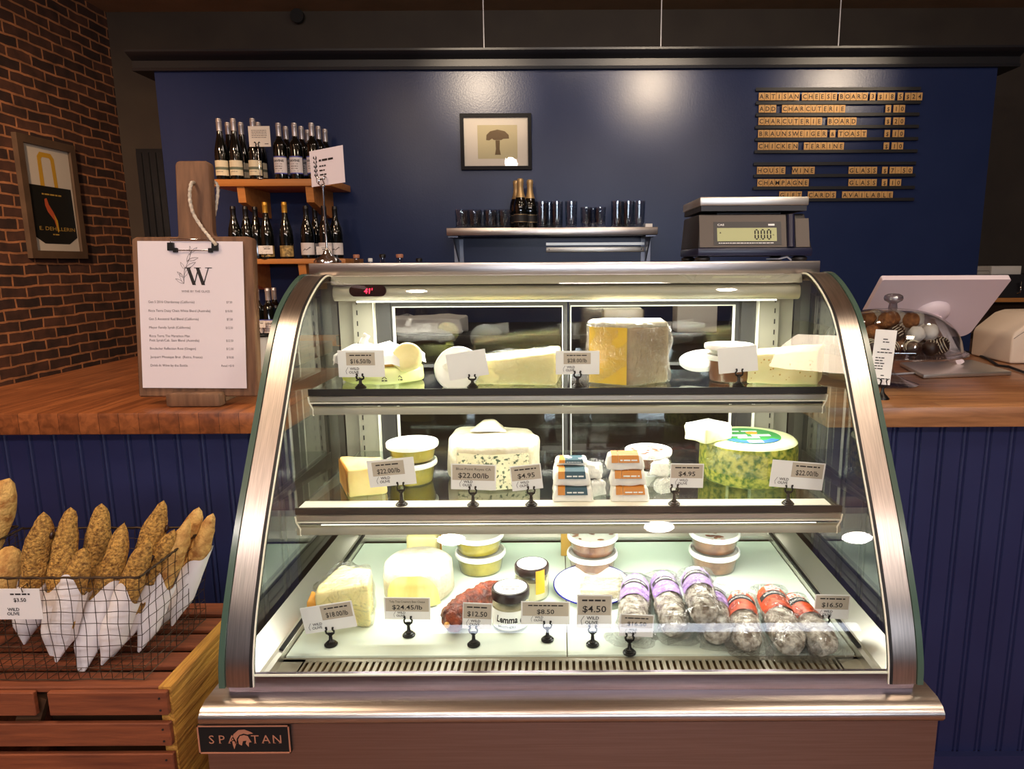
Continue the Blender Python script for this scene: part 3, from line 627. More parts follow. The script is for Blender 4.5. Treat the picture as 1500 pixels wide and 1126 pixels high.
pts = [(gx(862, 1.47, ZT), 1.465), (gx(921, 1.42, ZT), 1.42), (gx(978, 1.47, ZT), 1.47), (gx(968, 1.58, ZT), 1.58), (gx(872, 1.60, ZT), 1.60)]
poly = world_poly(c, pts)
def block_top(x, y): return .128-.006*abs(x)/.09
blob(poly, .125, 'rind', 'rind_brown', t, .006, 3, .002, 30, 5, top=block_top)
a, d = poly[0], poly[1]; n_ = Vector((d[1]-a[1], -(d[0]-a[0]), 0)).normalized(); w_ = .0015
b = MB(); v = []
e0 = Vector((a[0], a[1], 0)); e1 = Vector((d[0], d[1], 0))
N1, N2 = 14, 14
for j in range(N2+1):
    for i in range(N1+1):
        q = e0.lerp(e1, .03+.93*i/N1)+n_*(.0035+.0012*noise.noise(Vector((i*.6, j*.6, 1)))); q.z = .004+.121*j/N2; v.append(q)
b.add(v, [(j*(N1+1)+i, j*(N1+1)+i+1, (j+1)*(N1+1)+i+1, (j+1)*(N1+1)+i) for j in range(N2) for i in range(N1)]); b.build('cut_face', 'ch_gold', t, 60)
blob([(x*1.07, y*1.07) for x, y in poly], .13, 'cling_film', 'film', t, .008, 4, .010, 26, 9, top=lambda x, y: block_top(x, y)+.006)
blob([(x*.97, y*.97) for x, y in poly], .01, 'bright_top', 'rind_w', t, .003, 3, .002, 40, 3, mw=Matrix.Translation((0, 0, .122)))  # white slab puts the brightly lit top into colour
def tub_parts(root, r=.057, h=.042, content='olives', top='lidtop', fill=.85, cup=True, specks=None):
    b = MB(); b.lathe([(0, .0), (r*.80, 0), (r*.82, .002), (r*.93, h-.006), (r*.95, h-.004)], 32); b.build('cup', 'cup', root, 60)
    b = MB(); f = fill*h
    b.lathe([(0, .002), (r*.78, .002), (r*.79, .004), (r*.79+(r*.12)*fill, f), (r*.4, f+.001), (0, f)], 32)
    b.sub(1) if False else None
    b.rough(.0012, 90, 3); b.build('contents', content, root, 60)
    b = MB(); b.lathe([(r*.93, h-.008), (r*.98, h-.008), (r, h-.006), (r, h+.000), (r*.985, h+.0025), (r*.93, h+.003), (r*.91, h+.001), (r*.90, h-.003)], 36); b.build('lid_rim', 'lid', root, 60)
    b = MB(); b.lathe([(0, h-.0035), (r*.9, h-.0035), (r*.9, h-.0025), (0, h-.0025)], 32); b.build('lid_panel', top, root, 60)
    if specks:
        b = MB(); rnd = random.Random(specks)
        for i in range(11):
            a = rnd.uniform(0, 6.28); q = r*.8*math.sqrt(rnd.random()); s = rnd.uniform(.004, .0075)
            b.lathe([(s, 0), (0, .0006)], 9, Matrix.Translation((q*math.cos(a), q*math.sin(a), h-.0022)) @ Matrix.Rotation(a*3, 4, 'Z') @ Matrix.Diagonal((1.3, .8, 1, 1)))
        b.build('olive_slices', 'dates', root, 60)
def tub_stack(px, Yc, z, r, hs, contents, labels, cat='tub', group=None, dx=.003, specks=None):
    x = gx(px, Yc, z); zz = z+.001
    for i, (h, ct, lb) in enumerate(zip(hs, contents, labels)):
        t = thing('deli_tub', lb, cat, (x+dx*(i % 2)*(-1), Yc, zz), group); tub_parts(t, r, h, ct, specks=(specks if i == len(hs)-1 else None)); zz += h+.0035
# tubs on the top shelf, right
tub_stack(1068, 1.505, ZT, .054, [.055, .020], ['jam', 'whiteprint'], ['clear tub of brown spread under a white tub, top shelf', 'shallow white tub topmost beside the pale holed cheese, top shelf'], group='tubs on the top shelf')
t = thing('tub_lid', 'loose frosted lid propped against the left of the brown spread tub', 'lid', (gx(1030, 1.56, ZT), 1.565, ZT+.030))
b = MB(); b.lathe([(0, .0), (.05, 0), (.054, .004), (.054, .012), (.05, .014), (.047, .01), (0, .008)], 30, Matrix.Rotation(R(14), 4, 'X') @ Matrix.Rotation(R(-7), 4, 'Y')); b.build('lid_shell', milky('frosted_lid', (244, 243, 238), .6), t, 60)
c = Vector((gx(1150, 1.48, ZT), 1.5, ZT+.001))
t = thing('holed_cheese_slab', 'pale yellow cheese slab with small holes at the right of the top shelf', 'cheese', c)
poly = world_poly(c, [(gx(1096, 1.44, ZT), 1.455), (gx(1194, 1.44, ZT), 1.43), (gx(1205, 1.52, ZT), 1.52), (gx(1108, 1.56, ZT), 1.56)])
blob(poly, .072, 'paste', 'ch_pale', t, .004, 3, .003, 26, 11, top=lambda x, y: .064+.010*(x+.05)/.1)
b = MB(); rnd = random.Random(5)
p0, p1 = Vector((*poly[0], 0)), Vector((*poly[1], 0)); nn = Vector((p1.y-p0.y, -(p1.x-p0.x), 0)).normalized()
for i in range(26):
    q = p0.lerp(p1, rnd.uniform(.06, .94))+nn*.0012; q.z = rnd.uniform(.01, .056); b.sph(q, rnd.uniform(.0008, .0022), 6)
b.build('holes', 'board', t, 60)
# --- middle shelf
c = Vector((gx(530, 1.40, ZM), 1.41, ZM+.001))
t = thing('gold_rind_wedge', 'orange-gold hard cheese wedge at the left of the middle shelf', 'cheese', c)
poly = world_poly(c, [(gx(514, 1.37, ZM), 1.355), (gx(566, 1.38, ZM), 1.385), (gx(560, 1.46, ZM), 1.46), (gx(497, 1.45, ZM), 1.46)])
blob(poly, .060, 'paste', 'ch_yellow', t, .004, 3, .003, 26, 2)
a = Vector((*poly[3], 0)); d = Vector((*poly[0], 0)); nn = Vector((d.y-a.y, -(d.x-a.x), 0)).normalized(); b = MB(); v = []
for j in range(9):
    for i in range(9):
        q = a.lerp(d, .02+.96*i/8)+nn*(.003+.001*noise.noise(Vector((i, j, 0)))); q.z = .003+.056*j/8; v.append(q)
b.add(v, [(j*9+i, j*9+i+1, (j+1)*9+i+1, (j+1)*9+i) for j in range(8) for i in range(8)]); b.build('orange_rind', 'ch_orange', t, 60)
tub_stack(603, 1.47, ZM, .0575, [.047, .038], ['olives', 'olives'], ['lower tub of green olives on the middle shelf', 'upper tub of green olives on the middle shelf'], group='olive tubs on the middle shelf', dx=-.004)
c = Vector((gx(722, 1.48, ZM), 1.49, ZM+.001))
t = thing('blue_cheese_wheel', 'large half wheel of blue-veined cheese with white rind on the middle shelf', 'cheese', c)
poly = world_poly(c, [(gx(668, 1.41, ZM), 1.415), (gx(718, 1.39, ZM), 1.395), (gx(778, 1.40, ZM), 1.415), (gx(792, 1.5, ZM), 1.49), (gx(780, 1.56, ZM), 1.56), (gx(720, 1.6, ZM), 1.60), (gx(668, 1.57, ZM), 1.57), (gx(655, 1.49, ZM), 1.49)])
blob(poly, .100, 'white_rind', 'rind_w', t, .014, 3, .005, 16, 2)
b = MB(); v = []; pa, pb, pc = Vector((*poly[0], 0)), Vector((*poly[1], 0)), Vector((*poly[2], 0)); NN = 22
for j in range(13):
    for i in range(NN+1):
        q = pa.lerp(pb, i/11*.96+.04) if i <= 11 else pb.lerp(pc, (i-11)/11*.94)
        q = q+Vector((0, -.0045-.0015*noise.noise(Vector((i*.5, j*.5, 2))), 0)); q.z = .003+.078*j/12; v.append(q)
b.add(v, [(j*(NN+1)+i, j*(NN+1)+i+1, (j+1)*(NN+1)+i+1, (j+1)*(NN+1)+i) for j in range(12) for i in range(NN)]); b.build('veined_face', 'blue_ch', t, 60)
c2 = Vector((gx(714, 1.53, ZM+.1), 1.53, ZM+.104))
t = thing('small_white_wedge', 'small white cheese wedge lying on top of the blue cheese', 'cheese', c2)
blob([(-.043, -.03), (.05, -.035), (.035, .03), (-.03, .035)], .022, 'paste', 'rind_w', t, .005, 2, .004, 30, 3, taper=.35)
# white vacuum packs with printed bands
def pack(px, Yc, z, w, label, col, second=None, rz=0, h=.030, group='white cheese packets on the middle shelf'):
    t = thing('cheese_packet', label, 'cheese packet', (gx(px, Yc, z), Yc, z), group, rz)
    blob([(-w/2, -.022), (w/2, -.022), (w/2, .022), (-w/2, .022)], h, 'vacuum_pack', 'pack', t, .005, 3, .003, 50, int(px), taper=.86)
    b = MB(); x0 = -w*.18
    b.add([(x0, -.0245, h*.55), (w*.36, -.0245, h*.55), (w*.34, -.021, h*1.03), (w*.34, .012, h*1.08), (x0, .012, h*1.08), (x0, -.021, h*1.03)], [(0, 1, 2, 5), (5, 2, 3, 4)]); b.build('printed_band', col, t, 0)
    b = MB(); x0 = -w*.36
    b.add([(x0, -.0245, h*.55), (-w*.19, -.0245, h*.55), (-w*.19, -.021, h*1.03), (-w*.19, .012, h*1.08), (x0, .012, h*1.08), (x0, -.021, h*1.03)], [(0, 1, 2, 5), (5, 2, 3, 4)]); b.build('gold_tab', second or 'orangeprint', t, 0)
    b = MB(); scribble(b, -w*.14, w*.3, h*.68, h*.1, upright((0, -.0249, 0)), seed=int(px)); b.build('lettering', 'whiteprint', t, 0)
pack(838, 1.345, ZM+.001, .084, 'lowest teal-banded packet of the left packet stack', 'tealprint')
pack(837, 1.350, ZM+.0335, .078, 'middle teal-banded packet of the left packet stack', 'tealprint')
pack(836, 1.395, ZM+.001, .080, 'teal-banded packet on the shelf hidden behind the left stack', 'tealprint')
pack(835, 1.397, ZM+.0335, .078, 'teal-banded packet behind the left stack, second layer', 'tealprint')
pack(836, 1.385, ZM+.066, .070, 'topmost teal-banded packet of the left packet stack', 'tealprint', h=.012)
pack(921, 1.345, ZM+.001, .082, 'lowest orange-banded packet of the right packet stack', 'orangeprint')
pack(918, 1.350, ZM+.0335, .076, 'middle orange-banded packet of the right packet stack', 'orangeprint')
pack(914, 1.352, ZM+.066, .078, 'topmost orange-banded packet of the right packet stack', 'orangeprint')
for k, (px, y_, z_, rz_) in enumerate(((872, 1.37, 0, .4), (868, 1.39, .034, -.3), (972, 1.39, 0, .5), (966, 1.40, .034, -.3))):
    t = thing('crumpled_film_packet', ['film-wrapped white piece low between the two packet stacks', 'film-wrapped white piece high between the two packet stacks', 'film-wrapped white piece low right of the orange packets', 'film-wrapped white piece high right of the orange packets'][k], 'cheese packet', (gx(px, y_, ZM+z_), y_, ZM+z_+.001), 'film-wrapped pieces on the middle shelf', rz_)
    blob([(-.02, -.017), (.02, -.017), (.02, .017), (-.02, .017)], .03, 'piece', 'pack', t, .005, 2, .006, 60, k+3, taper=.8)
    blob([(-.026, -.022), (.026, -.022), (.026, .022), (-.026, .022)], .035, 'wrapping_film', 'bag', t, .005, 3, .012, 50, k+9, taper=.8)
tub_stack(950, 1.455, ZM, .052, [.035, .034], ['whiteprint', 'dates'], ['white tub under another behind the orange-banded packets', 'white-lidded tub with dark flecks behind the orange-banded packets'], group='tubs behind the packets', specks=8)
# green marbled wheel
Y = 1.495; c = Vector((gx(1095, Y, ZM+.05), Y, ZM+.001))
t = thing('green_marbled_cheese_wheel', 'green marbled cheese wheel with a round printed label on the middle shelf', 'cheese', c)
b = MB(); b.lathe([(0, 0), (.098, 0), (.105, .006), (.108, .03), (.108, .065), (.106, .086)], 56, jit=.01); b.build('marbled_side', 'green_marble', t, 60)
b = MB(); b.lathe([(.106, .084), (.1, .091), (.06, .093), (0, .093)], 56, jit=.01); b.build('pale_top', 'green_top', t, 60)
b = MB(); b.lathe([(.070, .0934), (.070, .0942), (0, .0944)], 48); lb = b.build('round_label', 'greenprint', t, 60)
b = MB(); b.lathe([(.0695, .0946), (.050, .0948)], 24, a0=R(215), a1=R(325)); b.build('blue_band', 'blueprint', lb, 60)
b = MB()
scribble(b, -.052, .052, -.010, .015, T(0, 0, .0953), seed=9); scribble(b, -.03, .036, -.030, .013, T(0, 0, .0953), seed=5)
b.add([(-.016, -.066, .0953), (.016, -.066, .0953), (.016, -.044, .0953), (-.016, -.044, .0953)], [(0, 1, 2, 3)]); scribble(b, -.03, .03, .03, .008, T(0, 0, .0953))
b.build('white_lettering', 'whiteprint', lb, 0)
b = MB(); b.sph((.012, .022, .0945), .014, 10, sz=.12); b.build('picture', 'orangeprint', lb, 60)
fl = MB(); v = []
for j in range(15):
    for i in range(19):
        u = i/18; w = j/14; a = R(205+70*u); r_ = .112+.006*noise.noise(Vector((i*.5, j*.5, 3)))+.006*math.sin(w*3)
        z_ = .088-.055*w*(1-.1*u)-.012*u
        v.append((r_*math.cos(a), r_*math.sin(a), z_))
fl.add(v, [(j*19+i, j*19+i+1, (j+1)*19+i+1, (j+1)*19+i) for j in range(14) for i in range(18)]); fl.build('film_flap', 'film', t, 80)
c2 = Vector((gx(1030, 1.45, ZM+.1), 1.455, ZM+.094))
t = thing('green_rinded_wedge', 'white-faced wedge of marbled cheese resting on the left edge of the green wheel', 'cheese', c2+Vector((.012, .02, 0)))
blob([(-.052, -.006), (-.012, -.05), (.055, -.008), (.012, .046)], .034, 'marbled_side', 'green_top', t, .004, 3, .003, 40, 3)
blob([(-.048, -.004), (-.011, -.045), (.05, -.006), (.012, .041)], .004, 'white_face', 'whiteprint', t, .001, 2, .001, 40, 3, mw=Matrix.Translation((0, 0, .033)))
# --- deck
c = Vector((gx(500, 1.26, ZD), 1.27, ZD+.001))
t = thing('film_wrapped_parmesan_wedge', 'large pale yellow wedge in film with orange rind at the left of the deck', 'cheese', c)
poly = world_poly(c, [(gx(463, 1.235, ZD), 1.235), (gx(540, 1.225, ZD), 1.23), (gx(543, 1.3, ZD), 1.31), (gx(500, 1.36, ZD), 1.37), (gx(466, 1.28, ZD), 1.28)])
xa = poly[0][0]; xb = poly[1][0]
blob(poly, .085, 'paste', 'ch_pale', t, .005, 3, .003, 24, 6, top=lambda x, y: .066+.022*(x-xa)/(xb-xa))
blob(world_poly(c, [(gx(449, 1.25, ZD), 1.25), (gx(468, 1.236, ZD), 1.236), (gx(472, 1.29, ZD), 1.29), (gx(456, 1.30, ZD), 1.30)]), .045, 'orange_rind', 'ch_orange', t, .004, 2, .003, 30, 2)
blob([(x*1.08, y*1.08) for x, y in poly], .09, 'cling_film', 'film', t, .007, 4, .009, 30, 5, top=lambda x, y: .074+.022*(x-xa)/(xb-xa))
c = Vector((gx(612, 1.37, ZD), 1.375, ZD+.001))
t = thing('cut_round_cheese', 'round cheese with white bloom rind and a cut yellow centre on the deck', 'cheese', c)
b = MB(); b.lathe([(0, 0), (.066, 0), (.074, .01), (.075, .05), (.070, .070), (.058, .080), (0, .082)], 48, jit=.05); b.build('bloom_rind', 'rind_w', t, 60)
b = MB(); v = []; NI, NJ = 24, 14
for j in range(NJ+1):
    for i in range(NI+1):
        u = -1+2*i/NI; top = .068*math.sqrt(max(0, 1-(abs(u))**3.2)); z_ = .003+(top)*j/NJ
        x = u*.056; yy = -math.sqrt(max(0, .0775**2-x*x))-.0012-.0008*noise.noise(Vector((i, j, 5)))
        yy *= (1 if z_ < .05 else 1-.07*(z_-.05)/.02)
        v.append((x, yy, z_))
b.add(v, [(j*(NI+1)+i, j*(NI+1)+i+1, (j+1)*(NI+1)+i+1, (j+1)*(NI+1)+i) for j in range(NJ) for i in range(NI)]); b.build('cut_face', 'ch_cream', t, 60)
c = Vector((gx(617, 1.50, ZD), 1.52, ZD+.001))
t = thing('striped_wedge', 'small golden striped wedge standing behind the cut round cheese', 'cheese', c)
blob([(-.036, -.02), (.036, -.02), (.036, .03), (-.036, .03)], .075, 'paste', 'ch_pale', t, .008, 2, .003, 30, 4)
t2 = blob([(-.038, -.0235), (.038, -.0235), (.038, -.021), (-.038, -.021)], .076, 'rind', 'ch_orange', t, .001, 2, .001, 30, 4); t2.data.transform(Matrix.Translation((0, .055, 0)))
tub_stack(703, 1.49, ZD, .0585, [.044, .040], ['olives', 'olives'], ['lower tub of green olives behind the dark red sausage', 'upper tub of green olives behind the dark red sausage'], group='olive tubs on the deck', dx=.003)
tub_stack(866, 1.48, ZD, .0585, [.044, .040], ['dates', 'dates'], ['lower tub of brown olives directly behind the enamel plate', 'upper tub of brown olives directly behind the enamel plate'], group='brown olive tubs on the deck', dx=-.001, specks=3)
tub_stack(1044, 1.49, ZD, .0585, [.044, .040], ['dates', 'dates'], ['lower tub of brown olives behind the salamis', 'upper tub of brown olives behind the salamis'], group='brown olive tubs on the deck', dx=.001, specks=6)
c = Vector((gx(859, 1.56, ZD), 1.575, ZD+.001))
t = box1('cardboard_box', 'board', -.064, .064, -.02, .02, 0, .062, bev=.002); t.location = c
tag(t, 'ochre card box standing behind the brown olive tubs', 'box')
# cured sausage
def capsule(r, L, n=20, k=26, seed=0, jit=.12, bend=0, ends=.9):
    b = MB(); v = []
    for i in range(k+1):
        s = i/k; y = L*(s-.5); e = min(s, 1-s)*L/(r*ends); rr = r*math.sqrt(max(0, 1-(1-min(e, 1))**2))
        for j in range(n):
            a = 2*math.pi*j/n; q = Vector((math.cos(a), y*40, math.sin(a))); f = 1+jit*noise.noise(q*1.3+Vector((seed*5, 0, 0)))
            v.append((rr*f*math.cos(a)+bend*(s-.5)**2, y, rr*f*math.sin(a)))
    b.add(v, [(i*n+j, i*n+(j+1) % n, (i+1)*n+(j+1) % n, (i+1)*n+j) for i in range(k) for j in range(n)]); return b
def lay(root, p0, p1):
    """turn local +y from p0 towards p1 and centre between"""
    d = (p1-p0); root.location = (p0+p1)/2; root.rotation_euler = d.to_track_quat('Y', 'Z').to_euler(); return d.length
p0 = P(652, 908, Z=ZD+.028); p1 = P(722, 862, Z=ZD+.028)
t = thing('dry_sausage', 'wrinkled dark red cured sausage lying aslant on the deck', 'sausage'); L = lay(t, p0, p1)+.02
b = capsule(.0255, L, 28, 50, 2, .16, .06); b.rough(.0035, 130, 4); b.build('casing', 'salami', t, 70)
b = MB(); b.sph((.015, -L/2-.002, 0), .006, 8); b.build('knotted_end', 'ch_orange', t, 60)
# jars
def jar(px, Yc, r, h, label, lab, tape=True):
    t = thing('spread_jar', label, 'jar', (gx(px, Yc, ZD), Yc, ZD+.001), None)
    b = MB(); b.lathe([(0, 0), (r*.9, 0), (r, .004), (r, h*.62), (r*.93, h*.72), (r*.9, h*.76)], 36); b.build('jar_body', 'cup', t, 60)
    b = MB(); b.lathe([(0, .003), (r*.93, .003), (r*.95, h*.58), (0, h*.6)], 32); b.build('spread', 'honey', t, 60)
    b = MB(); zt_ = h*.76; pr = [(r*.9, zt_), (r*1.0, zt_), (r*1.02, zt_+.002), (r*1.02, h-.003), (r*.97, h), (0, h)]; b.lathe(pr, 44); b.build('screw_lid', 'jarlid', t, 40)
    b = MB(); b.lathe([(r*.88, h+.0004), (0, h+.0006)], 32); ll = b.build('lid_sticker', 'whiteprint', t, 60)
    b = MB(); put_text(b, lab[0], 0, -.004, .009, T(0, 0, h+.0012), 'c', width=r*1.3) if lab[0] else scribble(b, -r*.5, r*.5, -.003, .003, T(0, 0, h+.0012)); scribble(b, -r*.4, r*.4, -.012, .002, T(0, 0, h+.0012)); b.build('sticker_lettering', 'inkgrey', ll, 0)
    b = MB(); b.lathe([(r*1.03, h*.84), (r*1.03, h*.95)], 30, a0=R(30), a1=R(75)); b.lathe([(r*1.03, h*.84), (r*1.03, h*.95)], 30, a0=R(105+40), a1=R(178)); b.build('amber_print', 'yellowtape', t, 60)
    if lab[1]:
        b = MB(); b.lathe([(r*1.004, h*.08), (r*1.004, h*.56)], 40, a0=R(180), a1=R(360)); lb = b.build('wrap_label', 'whiteprint', t, 60)
        b = MB(); wrap = lambda p: (r*1.012*math.sin(p[0]/r), -r*1.012*math.cos(p[0]/r), p[1])
        put_text(b, lab[1], -.006, h*.27, .0135, I4, 'c', width=.043, bold=.03, shear=.2, fn=wrap); put_text(b, lab[2], -.006, h*.13, .0045, I4, 'c', width=.036, bold=.02, fn=wrap)
        b.tube([wrap((.026+.0035*math.cos(a), h*.3+.005*math.sin(a), 0)) for a in [R(30*i) for i in range(13)]], .002, 6)
        b.build('label_lettering', 'ink', lb, 0)
    else:
        b = MB(); q = r*1.025; b.lathe([(q, h*.25), (q, h*.97)], 8, a0=R(285), a1=R(318)); b.build('seal_tape', 'yellowtape', t, 60)
    return t
jar(747, 1.242, .0365, .078, 'white-labelled jar with dark lid and cream spread, before the enamel plate', ('', 'Lemma', 'BROTHERS'))
jar(778, 1.36, .0360, .072, 'dark-lidded jar with amber seal strip, behind the white-labelled jar', ('', None, None))
# enamel plate
c = Vector((gx(867, 1.36, ZD), 1.375, ZD+.001))
t = thing('enamel_plate', 'white enamel plate with a cobalt blue rim on the deck', 'plate', c)
b = MB(); r_ = .084; b.lathe([(0, .0), (.055, 0), (.06, .003), (.072, .013), (r_, .017), (r_, .0185), (.071, .0155), (.058, .005), (0, .003)], 56, Matrix.Rotation(R(4), 4, 'X')); b.build('dish', 'enamel', t, 60)
b = MB(); b.lathe([(r_-.0012, .0168), (r_+.001, .0166), (r_+.0014, .018), (r_+.0006, .0192), (r_-.0016, .0190)], 56, Matrix.Rotation(R(4), 4, 'X')); b.build('blue_rim', 'enamelblue', t, 60)
t = thing('cheese_scrap', 'film-wrapped white cheese piece lying on the enamel plate', 'cheese', c+Vector((.014, -.02, .010)))
blob([(-.045, -.03), (.05, -.035), (.045, .028), (-.03, .035)], .02, 'paste', 'rind_w', t, .004, 2, .004, 30, 3); blob([(-.05, -.034), (.055, -.04), (.05, .032), (-.034, .04)], .024, 'cling_film', 'film', t, .004, 3, .006, 40, 3)
# salamis in bags
def salami(p0, p1, label, colr, word, r=.028, seed=1, roll=0, bag=True):
    t = thing('bagged_salami', label, 'salami'); L = lay(t, p0, p1)+.015; t['group'] = 'bagged salamis on the deck'
    b = capsule(r, L, 24, 34, seed, .14); b.rough(.0018, 120, seed); b.build('sausage_body', 'mould', t, 70)
    q = r*1.1; A0, A1 = 15+roll, 165+roll
    def wr(x, y, k=1.): a = R(90+roll)-x/q; return (q*k*math.cos(a), y, q*k*math.sin(a))
    b = MB(); v = []; n1, n2 = 20, 14
    for j in range(n2+1):
        s = j/n2; y = L*(-.04+.50*s); hw = R(72)*q*math.sqrt(max(0.02, 1-(max(0, (s-.6)/.4))**2.2))*(.9+.1*min(1, s*4)); sh = 1. if s < .8 else 1-(s-.8)*.7
        for i in range(n1+1): v.append(wr(-hw+2*hw*i/n1, y, sh))
    b.add(v, [(j*(n1+1)+i, j*(n1+1)+i+1, (j+1)*(n1+1)+i+1, (j+1)*(n1+1)+i) for j in range(n2) for i in range(n1)]); lb = b.build('wrap_label', colr, t, 70)
    b = MB(); v = []
    for j in range(2):
        for i in range(n1+1):
            x = -.033+.066*i/n1; v.append(wr(x, L*.17+j*.018+.004*math.cos(x*60), 1.012))
    b.add(v, [(i, i+1, n1+2+i, n1+1+i) for i in range(n1)]); b.build('black_band', 'ink', lb, 70)
    b = MB(); put_text(b, word or 'SALAMI', 0, 0, .0062, I4, 'c', width=.046, fn=lambda p: wr(p[0], L*.17+.0058+p[1]+.004*math.cos(p[0]*60), 1.03)); 
    for k in range(3): scribble(b, -.014, .014, L*.30+k*.006, .0028, seed=k)
    for v_ in b.bm.verts:
        if abs(v_.co.z) < 1e-9: v_.co = Vector(wr(v_.co.x, v_.co.y, 1.02))
    b.build('band_lettering', 'whiteprint', lb, 0)
    if bag:
        b = capsule(r*1.1, L*1.22, 24, 34, seed+4, .2, ends=.5); b.rough(.006, 60, seed+3)
        for v in b.bm.verts:
            e = max(0, abs(v.co.y)-L*.42)/(L*.19)
            v.co.x += (1 if v.co.x > 0 else -1)*e*r*.75*(1+.5*noise.noise(v.co*60)); v.co.z = v.co.z*(1-.4*e)-e*r*.25
        for v in b.bm.verts: v.co.z = max(v.co.z, -r*.99)
        b.build('clear_bag', 'bag', t, 80)
    return t
Zs = ZD+.030
salami(P(926, 922, Z=Zs), P(931, 856, Z=Zs), 'lilac-labelled salami leftmost, half hidden by the enamel plate', 'purple', 'SAUCISSON SEC', seed=1)
salami(P(990, 918, Z=Zs), P(970, 852, Z=Zs), 'lilac-labelled salami with its full label facing up', 'purple', 'SAUCISSON SEC', seed=2)
salami(P(1033, 900, Z=Zs+.035), P(1018, 847, Z=Zs+.035), 'lilac-labelled salami lying on top of its neighbours', 'purple', 'SAUCISSON SEC', seed=3, roll=15)
salami(P(1052, 928, Z=Zs), P(1040, 870, Z=Zs), 'lilac-labelled salami beside the orange-labelled ones', 'purple', 'SAUCISSON SEC', seed=4, roll=-20)
salami(P(1096, 940, Z=Zs), P(1084, 882, Z=Zs), 'leftmost of the three orange-labelled salamis', 'orange', 'SAUCISSON', seed=5, roll=10, r=.0265)
salami(P(1160, 944, Z=Zs), P(1126, 874, Z=Zs), 'middle one of the three orange-labelled salamis', 'orange', 'SAUCISSON', seed=6, r=.029)
salami(P(1211, 946, Z=Zs), P(1158, 886, Z=Zs), 'rightmost of the three orange-labelled salamis', 'orange', 'SAUCISSON', seed=7, r=.027)
